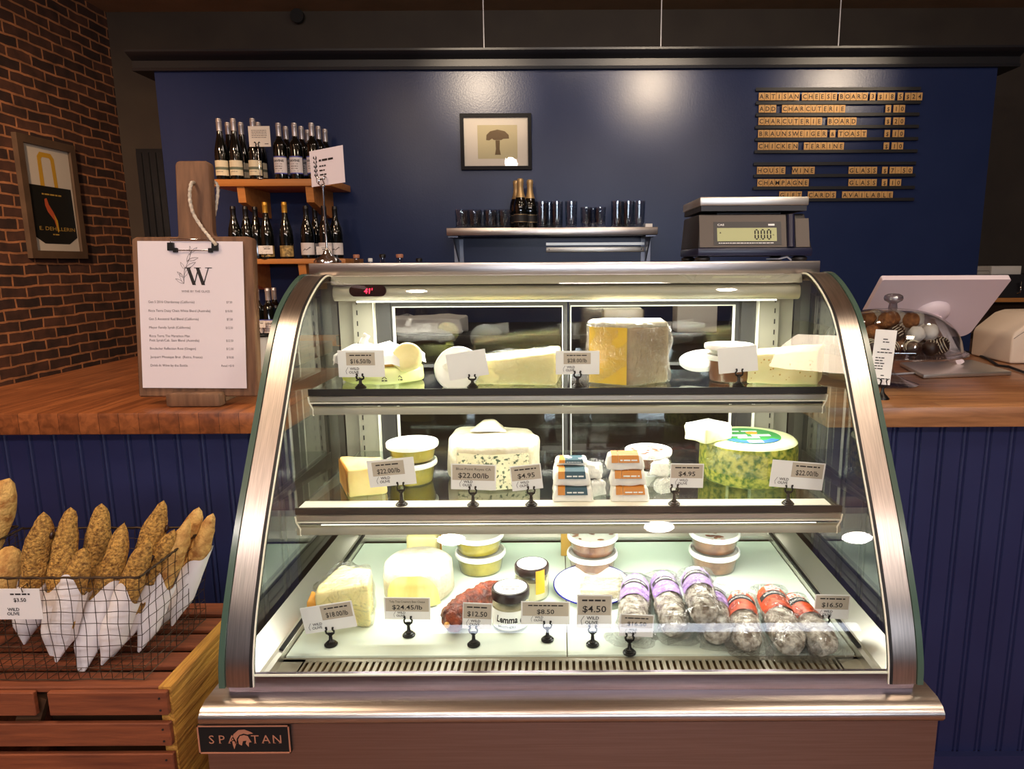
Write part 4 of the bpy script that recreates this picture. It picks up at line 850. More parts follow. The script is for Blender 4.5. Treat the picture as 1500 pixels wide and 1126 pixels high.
# ================================================================== bottles
def bottle(name, label, cat, kind, group=None):
    t = thing(name, label, cat, (0, 0, 0), group)
    pr, cap, lb = {
     'riesling': ([(0, .004), (.030, 0), (.0375, .004), (.038, .13), (.036, .165), (.028, .205), (.018, .245), (.0145, .285), (.0145, .338), (0, .34)], ('silvercap', .272, .3425, .0155), ('lblcream', .022, .107)),
     'bordeaux': ([(0, .004), (.030, 0), (.0375, .004), (.038, .19), (.034, .207), (.022, .222), (.0155, .235), (.0145, .26), (.0145, .312), (0, .314)], ('silvercap', .243, .3165, .0155), ('lblwhite', .03, .128)),
     'gold': ([(0, .004), (.032, 0), (.0395, .004), (.040, .13), (.036, .17), (.025, .21), (.017, .24), (.0145, .28), (.0145, .325), (0, .327)], ('goldcap', .268, .329, .0155), ('lblgold', .012, .076)),
     'burgundy': ([(0, .004), (.032, 0), (.0395, .004), (.040, .14), (.036, .175), (.025, .21), (.017, .235), (.0145, .26), (.0145, .303), (0, .305)], ('blackcap', .25, .307, .0155), ('lblwhite', .022, .092)),
     'plain': ([(0, .004), (.030, 0), (.0375, .004), (.038, .13), (.034, .175), (.024, .215), (.016, .245), (.0145, .27), (.0145, .303), (0, .305)], ('blackcap', .25, .307, .0155), None),
     'champagne': ([(0, .004), (.036, 0), (.0425, .004), (.043, .125), (.038, .155), (.027, .18), (.019, .205), (.0155, .25), (.0155, .272), (0, .274)], ('champgold', .17, .288, .02), ('lblblack', .03, .082)),
    }[kind]
    b = MB(); b.lathe(pr, 22); b.build('bottle_glass', 'bottle', t, 60)
    m, z0, z1, r = cap
    b = MB()
    if kind == 'champagne': b.lathe([(.0305, .178), (.024, .195), (.0195, .215), (.0168, .245), (.019, .252), (.0185, .262), (.0205, .268), (.0195, .284), (.014, .29), (0, .291)], 18)
    else: b.lathe([(r, z0), (r, z1-.02), (r+.001, z1-.018), (r+.001, z1-.013), (r, z1-.011), (r-.001, z1), (0, z1+.001)], 18)
    b.build('foil_capsule', m, t, 50)
    if lb:
        m, z0, z1 = lb; r = {'champagne': .0434, 'gold': .0404, 'burgundy': .0404}.get(kind, .0384)
        b = MB(); b.lathe([(r, z0), (r, z1)], 22, a0=R(190), a1=R(350)); l = b.build('wine_label', m, t, 60)
        wr = lambda p: (r*1.012*math.sin(p[0]/r), -r*1.012*math.cos(p[0]/r), p[1])
        if kind == 'riesling':
            b = MB(); b.lathe([(r*1.006, z0+.033), (r*1.006, z0+.048)], 18, a0=R(205), a1=R(350)); b.build('sage_band', 'lblgrn', l, 60)
            b = MB(); scribble(b, -.025, .02, z0+.02, .003, seed=3); b.bm.verts.ensure_lookup_table()
            for v in b.bm.verts: v.co = Vector(wr(v.co))
            b.build('lettering', 'inkgrey', l, 0)
        if kind == 'bordeaux':
            for za, zb in ((z0, z0+.006), (z1-.006, z1)):
                b = MB(); b.lathe([(r*1.006, za), (r*1.006, zb)], 22, a0=R(190), a1=R(350)); b.build('blue_border', 'lblblue', l, 60)
            b = MB(); put_text(b, 'BRAVIUM', 0, z1-.03, .012, I4, 'c', width=.062, bold=.03, fn=wr) if False else None
            b = MB(); put_text(b, 'RAVINE', 0, z1-.031, .0125, I4, 'c', width=.062, bold=.03, fn=wr); b2 = MB()
            for k in range(4): scribble(b2, -.022, .02, z0+.014+k*.013, .004, seed=k+2)
            for v in b2.bm.verts: v.co = Vector(wr(v.co))
            b.build('lettering', 'ink', l, 0); b2.build('small_print', 'inkgrey', l, 0)
        if kind == 'gold':
            b = MB(); b.lathe([(.0285, .186), (.024, .199)], 18, a0=R(200), a1=R(340)); b.build('neck_label', 'champgold', t, 60)
        if kind == 'burgundy':
            b = MB(); b.tube([wr((-.02, z0+.022, 0)), wr((-.005, z0+.034, 0)), wr((.004, z0+.028, 0)), wr((.024, z0+.044, 0)), wr((.03, z0+.04, 0))], [.001, .003, .002, .003, .001], 5); b.build('brush_stroke', 'inkgrey', l, 60)
        if kind == 'champagne':
            b = MB(); b2 = b
            b.lathe([(r*1.005, z0+.004), (r*1.005, z0+.006)], 20, a0=R(195), a1=R(345)); b.lathe([(r*1.005, z1-.006), (r*1.005, z1-.004)], 20, a0=R(195), a1=R(345)); b.build('gold_line', 'champgold', l, 60)
    return t
def shelf_board(name, label, px0, px1, pyf, Yf, Yb, thick, m, brackets=()):
    z = P((px0+px1)/2, pyf, Y=Yf).z
    x0, x1 = px0 if abs(px0) < 10 else gx(px0, Yf, z), gx(px1, Yf, z)
    t = thing(name, label, 'shelf', ((x0+x1)/2, Yb, z))
    o = box1('shelf_board', m, x0-(x0+x1)/2, x1-(x0+x1)/2, Yf-Yb, 0, -thick, 0, t, .003)
    for px in brackets:
        x = gx(px, Yf, z)-(x0+x1)/2
        b = MB(); b.prism([(Yf-Yb+.02, -thick), (Yf-Yb+.03, -thick-.09), (-.08, -thick-.16), (0, -thick-.16), (0, -thick)], x-.02, x+.025, 'x'); b.build('bracket', m, t, 30)
    return t, z
s1, zS1 = shelf_board('wall_shelf', 'upper pine wall shelf holding the silver-capped wine bottles', 308, 486, 262, 4.12, 4.499, .04, 'shelfwood', (350, 451))
s2, zS2 = shelf_board('wall_shelf', 'middle pine wall shelf holding the gold-capped wine bottles', 308, 507, 379, 4.12, 4.499, .03, 'shelfwood', (350, 440))
s3, zS3 = shelf_board('wall_shelf', 'lowest pine wall shelf glimpsed between clipboard and case', 308, 507, 500, 4.12, 4.499, .03, 'shelfwood')
def place_row(kind, name, rows, z, group, cat='wine bottle'):
    first = None
    for (px, Y_, lab) in rows:
        loc = (gx(px, Y_, z+.1), Y_, z+.001)
        if first is None: first = bottle(name, lab, cat, kind, group); first.location = loc
        else: dup(first, loc, lab)
RZ = 'cream-labelled slim wine bottle '
place_row('riesling', 'wine_bottle', [(327, 4.17, RZ+'at the front left end of the upper shelf'), (348, 4.17, RZ+'second from the left at the front of the upper shelf'), (376, 4.17, RZ+'behind the chrome card holder on the upper shelf'),
   (340, 4.28, 'slim wine bottle in the second row, behind the two leftmost cream-labelled ones'), (359, 4.28, 'slim wine bottle in the second row left of the beige card'), (384, 4.28, 'slim wine bottle in the second row behind the beige card'), (349, 4.39, 'slim wine bottle in the back row against the wall')], zS1, 'silver-capped slim bottles on the upper wall shelf')
BX = 'blue-bordered white-labelled wine bottle '
place_row('bordeaux', 'wine_bottle', [(413, 4.17, BX+'at the left of its front row'), (436, 4.17, BX+'in the middle of its front row'), (461, 4.17, BX+'behind the chrome-held sign on the upper shelf'),
   (423.5, 4.27, 'silver-capped wine bottle behind and between the left and middle blue-bordered ones'), (446, 4.27, 'silver-capped wine bottle behind and between the middle and right blue-bordered ones'), (471, 4.27, 'silver-capped wine bottle second from the right end of the upper shelf'), (455, 4.38, 'silver-capped wine bottle deepest in the right-hand group'), (480.5, 4.36, 'silver-capped wine bottle at the right end of the upper shelf')], zS1, 'silver-capped broad bottles on the upper wall shelf')
place_row('gold', 'wine_bottle', [(393, 4.17, 'gold-capped wine bottle partly behind the small white card'), (421, 4.17, 'gold-capped wine bottle with its gilt label in full view')], zS2, 'gold-capped bottles on the middle wall shelf')
place_row('plain', 'wine_bottle', [(346, 4.17, 'dark bottle without label, leftmost on the middle shelf'), (364, 4.19, 'dark bottle without label, second on the middle shelf'), (378, 4.22, 'dark bottle without label just left of the gold-capped ones')], zS2, 'dark bottles on the middle wall shelf')
place_row('burgundy', 'wine_bottle', [(452, 4.17, 'white-labelled dark bottle right of the gold-capped ones'), (478, 4.17, 'white-labelled dark bottle behind the chrome pole'), (494, 4.22, 'white-labelled dark bottle at the right end of the middle shelf'), (465, 4.3, 'dark bottle behind and between the white-labelled ones on the middle shelf')], zS2, 'white-labelled bottles on the middle wall shelf')
place_row('bordeaux', 'wine_bottle', [(380, 4.2, 'silver-capped bottle on the lowest shelf beside the clipboard'), (396, 4.2, 'silver-capped bottle on the lowest shelf, second from the clipboard'), (405, 4.3, 'silver-capped bottle on the lowest shelf nearest the display case')], zS3, 'silver-capped bottles on the lowest wall shelf')
# cards on the wine shelves
def pole_card(px, Y_, z, cpx, label, cm='card', pole=.0022, base_r=.02, lines=5, yaw=0, tilt=0, plant=False, metal='chrome'):
    x = gx(px, Y_, z); t = thing('card_holder', label, 'card holder', (x, Y_, z+.001))
    A = P(cpx[0], cpx[1], Y=Y_-.004); B = P(cpx[2], cpx[3], Y=Y_-.004); w = B.x-A.x; h = A.z-B.z; c = Vector(((A.x+B.x)/2-x, -.004, (A.z+B.z)/2-z))
    zt_ = c.z-h/2; b = MB(); b.lathe([(0, 0), (base_r, 0), (base_r, base_r*.12), (base_r*.85, base_r*.3), (base_r*.5, base_r*.5), (base_r*.3, base_r*.7), (base_r*.28, base_r*.85), (pole*1.6, base_r*.95), (pole, base_r*1.1), (pole, zt_), (0, zt_+.001)], 28); b.build('chrome_stand', metal, t, 60)
    b = MB(); g = h*.24
    for s in (-1, 1): b.tube([(s*.001, -.006, zt_-g*.1), (s*g*.35, -.009, zt_+g*.1), (s*g*.2, -.010, zt_+g*.6), (s*g*.45, -.009, zt_+g*.95), (s*g*.62, -.009, zt_+g*.8)], h*.017+.0008, 6)
    b.box(-.004, .004, -.004, .004, zt_-g*.25, zt_+g*.1); b.build('wire_clip', 'blackmetal' if metal == 'chrome' and base_r < .022 else 'chrome', t, 60)
    m = upright(c, yaw, tilt); b = MB(); b.box(-w/2, w/2, -h/2, h/2, -.0008, 0, m); cc = b.build('card', cm, t, 0)
    b = MB()
    if plant:
        b.tube([(m @ Vector((-w*.33, -h*.4, .0004))), (m @ Vector((-w*.34, 0, .0004))), (m @ Vector((-w*.29, h*.3, .0004)))], .0008, 5)
        for k in range(5):
            y_ = -h*.25+k*h*.12
            for s in (-1, 1): b.add([(-w*.335, y_, .0006), (-w*.335+s*w*.06, y_+h*.06, .0006), (-w*.335+s*w*.035, y_+h*.12, .0006)], [(0, 1, 2)], m)
        scribble(b, -w*.22, w*.26, h*.17, h*.055, m, z=.0006, seed=1)
        for k in range(4): scribble(b, -w*.22, -w*.02-k % 2*w*.04, h*.02-k*h*.12, h*.04, m, z=.0006, seed=k+4)
    else:
        for k in range(lines): scribble(b, -w*.36, w*.34, h*.28-k*h*.085, h*.028, m, z=.0006, seed=k+int(px))
        scribble(b, w*.22, w*.4, -h*.38, h*.04, m, z=.0006, seed=2)
    b.build('lettering', 'inkgrey' if not plant else 'ink', cc, 0); return t
pole_card(383, 4.125, zS1, (363, 185, 397, 215), 'chrome card holder with a beige tasting card among the upper shelf bottles', 'card', .0025, .019)
pole_card(481, 1.72, ZTOP, (437, 218, 520, 271), 'tall chrome pole with a large pinkish-white card on top of the display case', 'paper', .0026, .033, yaw=R(-36), tilt=R(-1), plant=True)
def shelf_ticket(px, Y_, z, cpx, label):
    t = thing('shelf_ticket', label, 'price card', (gx(px, Y_, z), Y_, z+.001)); x = t.location.x
    A = P(cpx[0], cpx[1], Y=Y_-.002); B = P(cpx[2], cpx[3], Y=Y_-.002); w = B.x-A.x; h = A.z-B.z; c = Vector(((A.x+B.x)/2-x, -.002, (A.z+B.z)/2-z))
    b = MB(); b.lathe([(0, 0), (.02, 0), (.016, .006), (.004, .012), (.003, .02), (0, .03)], 16); curls(b, max(.03, c.z-h*.2), .03, .0022); b.build('clip_stand', 'blackmetal', t, 60)
    m = upright(c); b = MB(); b.box(-w/2, w/2, -h/2, h/2, -.001, 0, m); cc = b.build('card', 'cardwhite', t, 0)
    b = MB(); scribble(b, -w*.1, w*.35, h*.08, h*.09, m, z=.0008, seed=int(px)); scribble(b, -w*.15, w*.3, h*.3, h*.05, m, z=.0008, seed=int(px)+1)
    b.build('lettering', 'ink', cc, 0)
shelf_ticket(389, 4.128, zS2, (378, 360, 400, 372), 'small white card before the left gold-capped bottle')
shelf_ticket(472, 4.128, zS2, (463, 361, 486, 373), 'small white card before the white-labelled bottles on the middle shelf')
shelf_ticket(350, 4.128, zS2, (342, 357, 366, 370), 'small white card before the dark unlabelled bottles')
shelf_ticket(385, 4.128, zS3, (376, 470, 389, 480), 'small white card on the lowest wall shelf')
# ================================================================== glass shelf in the middle
zG = P(810, 333, Y=4.22).z; xa, xb = gx(655, 4.22, zG), gx(965, 4.22, zG)
t = thing('steel_wall_shelf', 'brushed steel wall shelf holding champagne bottles and drinking glasses', 'shelf', ((xa+xb)/2, 4.499, zG)); cx_ = (xa+xb)/2
b = MB(); b.box(xa-cx_, xb-cx_, -.279, 0, -.045, 0); b.bevel(.003); b.build('shelf_top', 'steel', t, 30)
for px in (666, 953):
    x = gx(px, 4.3, zG)-cx_; b = MB(); b.prism([(-.25, -.046), (-.02, -.20), (0, -.20), (0, -.046)], x-.004, x+.004, 'x'); b.box(x-.03, x+.03, -.012, 0, -.21, -.046); b.box(x-.03, x+.03, -.25, 0, -.055, -.046); b.build('bracket', 'bracketsteel', t, 0)
z1, z0 = P(870, 355, Y=4.47).z, P(870, 369, Y=4.47).z; xa, xb = gx(801, 4.47, z0), gx(945, 4.47, z0)
t = thing('knife_rail', 'flat steel knife rail on the navy wall beneath the glass shelf', 'rail', ((xa+xb)/2, 4.499, z0)); w = (xb-xa)/2
b = MB(); b.box(-w, w, -.02, 0, 0, (z1-z0)*.55); b.bevel(.002); b.build('flat_bar', 'alu', t, 30); box1('upper_bar', 'alu', -w, w, -.02, 0, (z1-z0)*.72, (z1-z0), t)
for s in (-1, 1): b = MB(); b.cyl(.004, 0, .002, 12, Matrix.Translation((s*w*.94, -.0205, (z1-z0)*.28)) @ Matrix.Rotation(R(90), 4, 'X')); b.build('screw', 'blackmetal', t)
place_row('champagne', 'champagne_bottle', [(764, 4.27, 'champagne bottle at the left front, taller in view than its neighbours'), (778, 4.33, 'champagne bottle at the right of the trio'), (758, 4.37, 'champagne bottle half hidden at the back left of the trio')], zG, 'champagne bottles on the steel shelf', 'champagne bottle')
def tumbler(name, label, r, h, group, heavy=.012):
    t = thing(name, label, 'drinking glass', (0, 0, 0), group)
    b = MB(); b.lathe([(0, 0), (r*.86, 0), (r*.9, .004), (r, h), (r-.0025, h), (r*.9-.003, heavy), (0, heavy*.8)], 20); b.build('glass_wall', 'tumbler', t, 60); return t
def row(items, mk, z, what):
    f = None; n = 0
    for (px, Y_, lab) in items:
        loc = (gx(px, Y_, z+.04), Y_, z+.001)
        if f is None: f = mk(lab); f.location = loc
        else: dup(f, loc, lab)
G1 = 'drinking glasses on the steel shelf'
row([(678, 4.27, 'short glass at the left end of the steel shelf'), (697, 4.27, 'short glass second from the left on the steel shelf'), (720, 4.27, 'short glass third from the left on the steel shelf'), (741, 4.27, 'short glass just left of the champagne bottles'), (687, 4.37, 'short glass behind the two leftmost ones'), (708, 4.37, 'short glass behind the second and third ones'), (731, 4.37, 'short glass in the back row nearest the champagne')], lambda l: tumbler('short_glass', l, .042, .108, G1), zG, '')
row([(796, 4.27, 'tall glass just right of the champagne bottles'), (817, 4.27, 'tall glass second to the right of the champagne'), (838, 4.27, 'tall glass third to the right of the champagne'), (806, 4.37, 'tall glass in the back row behind the first two beside the champagne'), (905, 4.27, 'tall glass leftmost of the cluster at the right end'), (921, 4.27, 'tall glass in the middle of the cluster at the right end'), (937, 4.27, 'tall glass at the right end of the steel shelf'), (913, 4.37, 'tall glass at the back of the right-hand cluster')], lambda l: tumbler('tall_glass', l, .038, .155, G1), zG, '')
row([(860, 4.28, 'stubby glass left of the pair between the tall glasses'), (880, 4.28, 'stubby glass right of the pair between the tall glasses'), (870, 4.38, 'stubby glass behind the pair between the tall glasses')], lambda l: tumbler('stubby_glass', l, .037, .12, G1, .03), zG, '')
t = box1('small_white_box', 'cardwhite', -.022, .022, -.02, .02, 0, .022, bev=.002); t.location = (gx(951, 4.3, zG), 4.30, zG+.001); tag(t, 'tiny white box at the right end of the steel shelf', 'box')
# ================================================================== framed mushroom print
A = P(673, 166, Y=4.47); B = P(779, 248, Y=4.47); w, h = B.x-A.x, A.z-B.z; c = Vector(((A.x+B.x)/2, 4.499, (A.z+B.z)/2))
t = thing('framed_print', 'black-framed mushroom drawing with wide white mat on the navy wall', 'picture', c)
b = MB(); f = .022
for (x0, x1, z0, z1) in ((-w/2, w/2, h/2-f, h/2), (-w/2, w/2, -h/2, -h/2+f), (-w/2, -w/2+f, -h/2+f, h/2-f), (w/2-f, w/2, -h/2+f, h/2-f)): b.box(x0, x1, -.03, 0, z0, z1)
b.build('frame', 'frameblack', t, 0); box1('mat_board', 'artpaper', -w/2+f, w/2-f, -.014, -.004, -h/2+f, h/2-f, t)
m = upright((0, -.0145, 0)); b = MB(); b.box(-w*.26, w*.30, -h*.30, h*.30, -.0004, .0002, m); pr = b.build('drawing', 'printbeige', t, 0)
b = MB(); cap_ = [(-.62+.0, -.1), (-.6, .25), (-.4, .5), (0, .62), (.4, .5), (.6, .25), (.62, 0), (.3, -.02), (.2, -.1), (-.2, -.1), (-.3, 0), (-.45, -.12)]
b.add([(x*w*.26+.01, y*h*.26+.02, .0006) for x, y in cap_], [tuple(range(len(cap_)))], m); b.add([(x*w*.26+.01, y*h*.26+.01, .0006) for x, y in [(-.12, 0), (.12, 0), (.1, -.6), (.16, -1), (-.16, -1), (-.1, -.6)]], [tuple(range(6))], m); b.build('mushroom', 'printbrown', pr, 0)
b = MB(); b.add([(-w/2+f, -h/2+f, .006), (w/2-f, -h/2+f, .006), (w/2-f, h/2-f, .006), (-w/2+f, h/2-f, .006)], [(0, 1, 2, 3)], m); b.build('picture_glass', 'glass', t, 0)
# ================================================================== letter-tile menu board
YL = 4.485
def rail(px0, px1, py, i, words):
    A = P(px0, py, Y=4.47); B = P(px1, py, Y=4.47)
    o = MB(); L = B.x-A.x; o.box(-L/2, L/2, -.022, 0, -.008, .004); o.box(-L/2, L/2, -.022, -.017, .004, .011)
    o = o.build('tile_rail', 'gasket', None, 0); o.location = ((A.x+B.x)/2, 4.499, (A.z+B.z)/2); tag(o, words, 'rail', 'black tile rails on the navy wall'); return o
rw = ['ARTISAN CHEESE BOARD', 'ADD CHARCUTERIE', 'CHARCUTERIE BOARD', 'BRAUNSWEIGER & TOAST', 'CHICKEN TERRINE', 'HOUSE WINE', 'CHAMPAGNE', 'GIFT CARDS AVAILABLE']
rail(1108, 1350, 130, 0, 'empty black rail at the very top of the letter menu')
for i, (a, b_, py) in enumerate(((1108, 1350, 150), (1108, 1348, 167.5), (1107, 1347, 185.5), (1107, 1346, 203.5), (1106, 1345, 221.5))): rail(a, b_, py, i, 'black rail under the tiles reading '+rw[i])
rail(1105, 1343, 239.5, 6, 'empty black rail in the gap above the HOUSE WINE tiles')
for i, (a, b_, py) in enumerate(((1105, 1342, 257), (1104, 1341, 275), (1104, 1340, 292.5))): rail(a, b_, py, i, 'black rail under the tiles reading '+rw[5+i])
WORDS = [(141.5, [('ARTISAN', 155, 455), ('CHEESE', 471, 730), ('BOARD', 741, 955), ('3', 968, 1012), ('$18', 1025, 1153), ('5', 1170, 1215), ('$24', 1225, 1355)]),
 (159.5, [('ADD', 155, 285), ('CHARCUTERIE', 325, 790), ('$', 1083, 1125), ('10', 1140, 1228)]),
 (177.7, [('CHARCUTERIE', 153, 620), ('BOARD', 658, 872), ('$', 1080, 1123), ('20', 1138, 1225)]),
 (196, [('BRAUNSWEIGER', 150, 657), ('&', 675, 718), ('TOAST', 735, 947), ('$', 1075, 1118), ('10', 1133, 1222)]),
 (214.2, [('CHICKEN', 148, 445), ('TERRINE', 485, 780), ('$', 1068, 1112), ('10', 1126, 1215)]),
 (249.7, [('HOUSE', 142, 352), ('WINE', 399, 566), ('GLASS', 813, 1023), ('$', 1058, 1100), ('7·50', 1113, 1283)]),
 (267.7, [('CHAMPAGNE', 145, 523), ('GLASS', 812, 1020), ('$', 1055, 1098), ('10', 1113, 1200)]),
 (285.7, [('GIFT', 305, 472), ('CARDS', 514, 722), ('AVAILABLE', 765, 1138)])]
TW, THH = .0352, .0455
tm = {}
ORD = ['first', 'second', 'third', 'fourth', 'fifth', 'sixth', 'seventh', 'eighth', 'ninth', 'tenth', 'eleventh', 'twelfth']
RN = ['top', 'second', 'third', 'fourth', 'fifth', 'HOUSE WINE', 'CHAMPAGNE', 'bottom']
def tile(ch, loc, label):
    if 'tileblock' not in tm:
        b = MB(); b.box(-TW/2+.0005, TW/2-.0005, -.005, 0, -THH/2, THH/2); b.bevel(.0008, 1); o = b.build('tile_block', 'tile', None, 0); tm['tileblock'] = o.data; bpy.data.objects.remove(o)
    if ch not in tm:
        b = MB(); put_text(b, ch, 0, -.013, .026 if ch not in '$&·' else .023, upright((0, -.0054, 0)), 'c', bold=.012); o = b.build('letter', 'ink', None, 0); tm[ch] = o.data; bpy.data.objects.remove(o)
    o = bpy.data.objects.new('letter_tile', tm['tileblock']); COL.objects.link(o); o.location = loc; tag(o, label, 'letter tile', 'wooden letter tiles on the wall menu')
    l = bpy.data.objects.new('letter', tm[ch]); COL.objects.link(l); l.parent = o
for ri, (py, ws) in enumerate(WORDS):
    for wd, a, b_ in ws:
        A = P(1080+a/5, py, Y=YL); B = P(1080+b_/5, py, Y=YL); n = len(wd)
        for k, ch in enumerate(wd):
            q = A.lerp(B, (k+.5)/n); nm = {'·': 'dot', '&': 'ampersand', '$': 'dollar sign'}.get(ch, ch)
            where = (ORD[k]+' character of '+wd) if n > 1 else 'standing alone'
            if wd == '$': where = 'before the '+{1: '10', 2: '20', 3: '10', 4: '10', 5: '7·50', 6: '10'}[ri]
            row_ = RN[ri]+' row'
            tile(ch, q, 'wooden %s tile, %s, %s of the wall menu' % (nm, where, row_))
# ================================================================== electronic scale on the case
Xs0, Xs1, Ys0, Ys1 = .330, .585, 1.645, 1.87
c = Vector(((Xs0+Xs1)/2, (Ys0+Ys1)/2, ZTOP)); w = (Xs1-Xs0)/2; d = (Ys1-Ys0)/2
t = thing('electronic_scale', 'black electronic weighing scale with a steel pan on top of the display case', 'scale', c)
b = MB(); b.box(-w, w, -d, d, .128, .148); b.bevel(.003); b.build('weighing_pan', 'alu', t, 30)
b = MB(); b.box(-w*.97, w*.97, -d*.97, d*.97, .116, .128); b.box(-w*.6, w*.6, -d*.6, d*.6, .105, .117); b.build('pan_support', 'scaleblack', t, 0)
b = MB(); b.add([(-w-.003, -d-.008, .030), (w+.010, -d-.008, .030), (w+.010, d, .030), (-w-.003, d, .030), (-w+.002, -d+.014, .110), (w-.004, -d+.014, .110), (w-.004, d-.01, .110), (-w+.002, d-.01, .110)], [(3, 2, 1, 0), (4, 5, 6, 7), (0, 1, 5, 4), (1, 2, 6, 5), (2, 3, 7, 6), (3, 0, 4, 7)]); b.bevel(.004); b.build('housing', 'scaleblack', t, 40)
b = MB(); b.box(-w-.004, w+.011, -d-.011, d, .012, .031); b.bevel(.003); b.build('skirt', 'scalenavy', t, 40)
for x in (-w+.012, w-.012):
    for y in (-d+.012, d-.03):
        b = MB(); b.lathe([(0, 0), (.014, 0), (.018, .004), (.018, .008), (.010, .013), (0, .013)], 20, T(x, y, 0)); b.build('foot', 'gasket', t)
fm = Matrix.Translation((0, -d-.0085, .031)) @ Matrix.Rotation(R(90-15.5), 4, 'X')   # face plane, x right, y up the slope
def facebox(b, x0, x1, y0, y1, z): b.box(x0, x1, y0, y1, 0, z, fm)
b = MB(); facebox(b, -w+.001, w-.05, .001, .079, .0012); b.build('front_panel', 'scalegrey', t, 0)
b = MB(); facebox(b, w-.028, w+.004, .001, .070, .0012); b.build('side_panel', 'scalegrey', t, 0)
b = MB(); facebox(b, -w+.034, w-.062, .006, .062, .0022); ds = b.build('display_bezel', 'frame_dark', t, 0)
b = MB(); facebox(b, -w+.042, w-.073, .015, .047, .0030); b.build('lcd_window', 'lcd', ds, 0)
b = MB(); mm = fm @ T(0, 0, .0033)
def seg(b, x, y, w_, h_, on):
    k = h_*.12
    S = {'a': (x+k, x+w_-k, y+h_-k, y+h_), 'd': (x+k, x+w_-k, y, y+k), 'f': (x, x+k, y+h_/2+k*.3, y+h_-k), 'e': (x, x+k, y+k, y+h_/2-k*.3), 'b': (x+w_-k, x+w_, y+h_/2+k*.3, y+h_-k), 'c': (x+w_-k, x+w_, y+k, y+h_/2-k*.3)}
    for q in on: a = S[q]; b.add([(a[0], a[2], 0), (a[1], a[2], 0), (a[1], a[3], 0), (a[0], a[3], 0)], [(0, 1, 2, 3)], mm)
for i in range(3): seg(b, .002+i*.0145, .0185, .0105, .025, 'abcdef')
b.add([(.0135, .0175, 0), (.0155, .0175, 0), (.0155, .0195, 0), (.0135, .0195, 0)], [(0, 1, 2, 3)], mm)
put_text(b, 'lb', .045, .028, .004, mm, 'l'); b.add([(-.080, .034, 0), (-.076, .034, 0), (-.078, .038, 0)], [(0, 1, 2)], mm)
b.build('digits', 'ink', ds, 0)
b = MB(); put_text(b, 'CAS', -w+.043, .0525, .0045, fm @ T(0, 0, .0028), 'l', width=.016, bold=.02); b.add([(.035, .052, .003), (.050, .052, .003), (.050, .0565, .003), (.035, .0565, .003)], [(0, 1, 2, 3)], fm); scribble(b, -w+.045, w-.08, .0095, .0018, fm, z=.003, seed=4); b.build('maker_mark', 'whiteprint', ds, 0)
b = MB(); b.tube([fm @ Vector((w-.040, .0, .001)), fm @ Vector((w-.038, .078, .001))], .009, 14); b.build('front_ridge', 'scalenavy', t, 60)
o = MB(); o.tube([(0, 0, 0), (-.012, -.004, .008), (-.03, .0, .003), (-.05, .03, .003)], .0022, 8); o = o.build('scale_cable', 'cablewhite'); o.location = (gx(1152, 1.7, ZTOP), 1.66, ZTOP+.002); tag(o, 'short white cable curling out under the scale', 'cable')
# ================================================================== clipboard on rustic board
zb_ = ZC+.011
A = P(376, 582, Y=1.58); Bq = P(200, 358, Y=1.62)
x0, x1 = gx(200, 1.60, ZC+.2), gx(376, 1.60, ZC+.2); cxb = (x0+x1)/2; w = (x1-x0)/2
t = thing('rustic_serving_board', 'rustic brown wooden board with handle and rope loop standing on the left counter', 'wooden board', (cxb, 1.60, zb_))
LEAN = R(-6); lm = Matrix.Translation((0, -.01, .018)) @ Matrix.Rotation(LEAN, 4, 'X')
hb = .372; hx0, hx1 = gx(263, 1.63, ZC+.45)-cxb, gx(313, 1.63, ZC+.45)-cxb
b = MB(); b.prism([(-w, 0), (w, 0), (w, hb-.006), (w-.01, hb), (hx1+.004, hb), (hx1, hb+.01), (hx1, hb+.165), (hx1-.006, hb+.172), (hx0+.006, hb+.172), (hx0, hb+.165), (hx0, hb), (-w+.01, hb), (-w, hb-.006)], -.012, .012, 'y', lm); b.bevel(.003, 1); b.build('board', 'boardwood', t, 40)
b = MB(); fx0, fx1 = gx(247, 1.56, ZC)-cxb, gx(326, 1.56, ZC)-cxb; b.box(fx0, fx1, -.05, -.015, -.0, .032); b.bevel(.006, 2); b.build('foot_block', 'boardwood', t, 40)
b = MB(); b.box(fx0+.02, fx1-.02, -.02, .09, 0, .016); b.build('rear_foot', 'boardwood', t, 0)
# rope
def rp(px, py, y): q = P(px, py, Y=1.60+y); return (q.x-cxb, y, q.z-zb_)
pts = [rp(287, 268, .02), rp(281, 268, .0), rp(279, 285, -.0), rp(281, 305, .01), rp(290, 325, .015), rp(303, 342, .015), rp(315, 357, .01)]
pts = [(p[0], p[1]+.025*0, p[2]) for p in pts]
def ropetube(b, pts, r):
    P3 = [Vector(p) for p in pts]; out = []
    for i in range(len(P3)-1):
        p0, p1, p2, p3 = P3[max(i-1, 0)], P3[i], P3[i+1], P3[min(i+2, len(P3)-1)]
        for k in range(10):
            u = k/10; out.append(.5*(2*p1+(p2-p0)*u+(2*p0-5*p1+4*p2-p3)*u*u+(3*p1-p0-3*p2+p3)*u**3))
    out.append(P3[-1]); rr = [r*(1+.14*math.sin(i*1.8)) for i in range(len(out))]; b.tube(out, rr, 9)
b = MB(); ropetube(b, [rp(286, 268, .035), rp(280, 269, .012), rp(278, 290, .008), rp(283, 312, .008), rp(295, 332, .01), rp(306, 346, .01), rp(316, 358, .0)], .0038)
b.build('rope_loop', 'rope', t, 70)
b = MB(); ropetube(b, [rp(298, 266, .07), rp(313, 266, .065), rp(319, 275, .06), rp(317, 300, .055), rp(312, 325, .055), rp(310, 352, .05)], .0038); b.build('rope_loop', 'rope', t, 70)
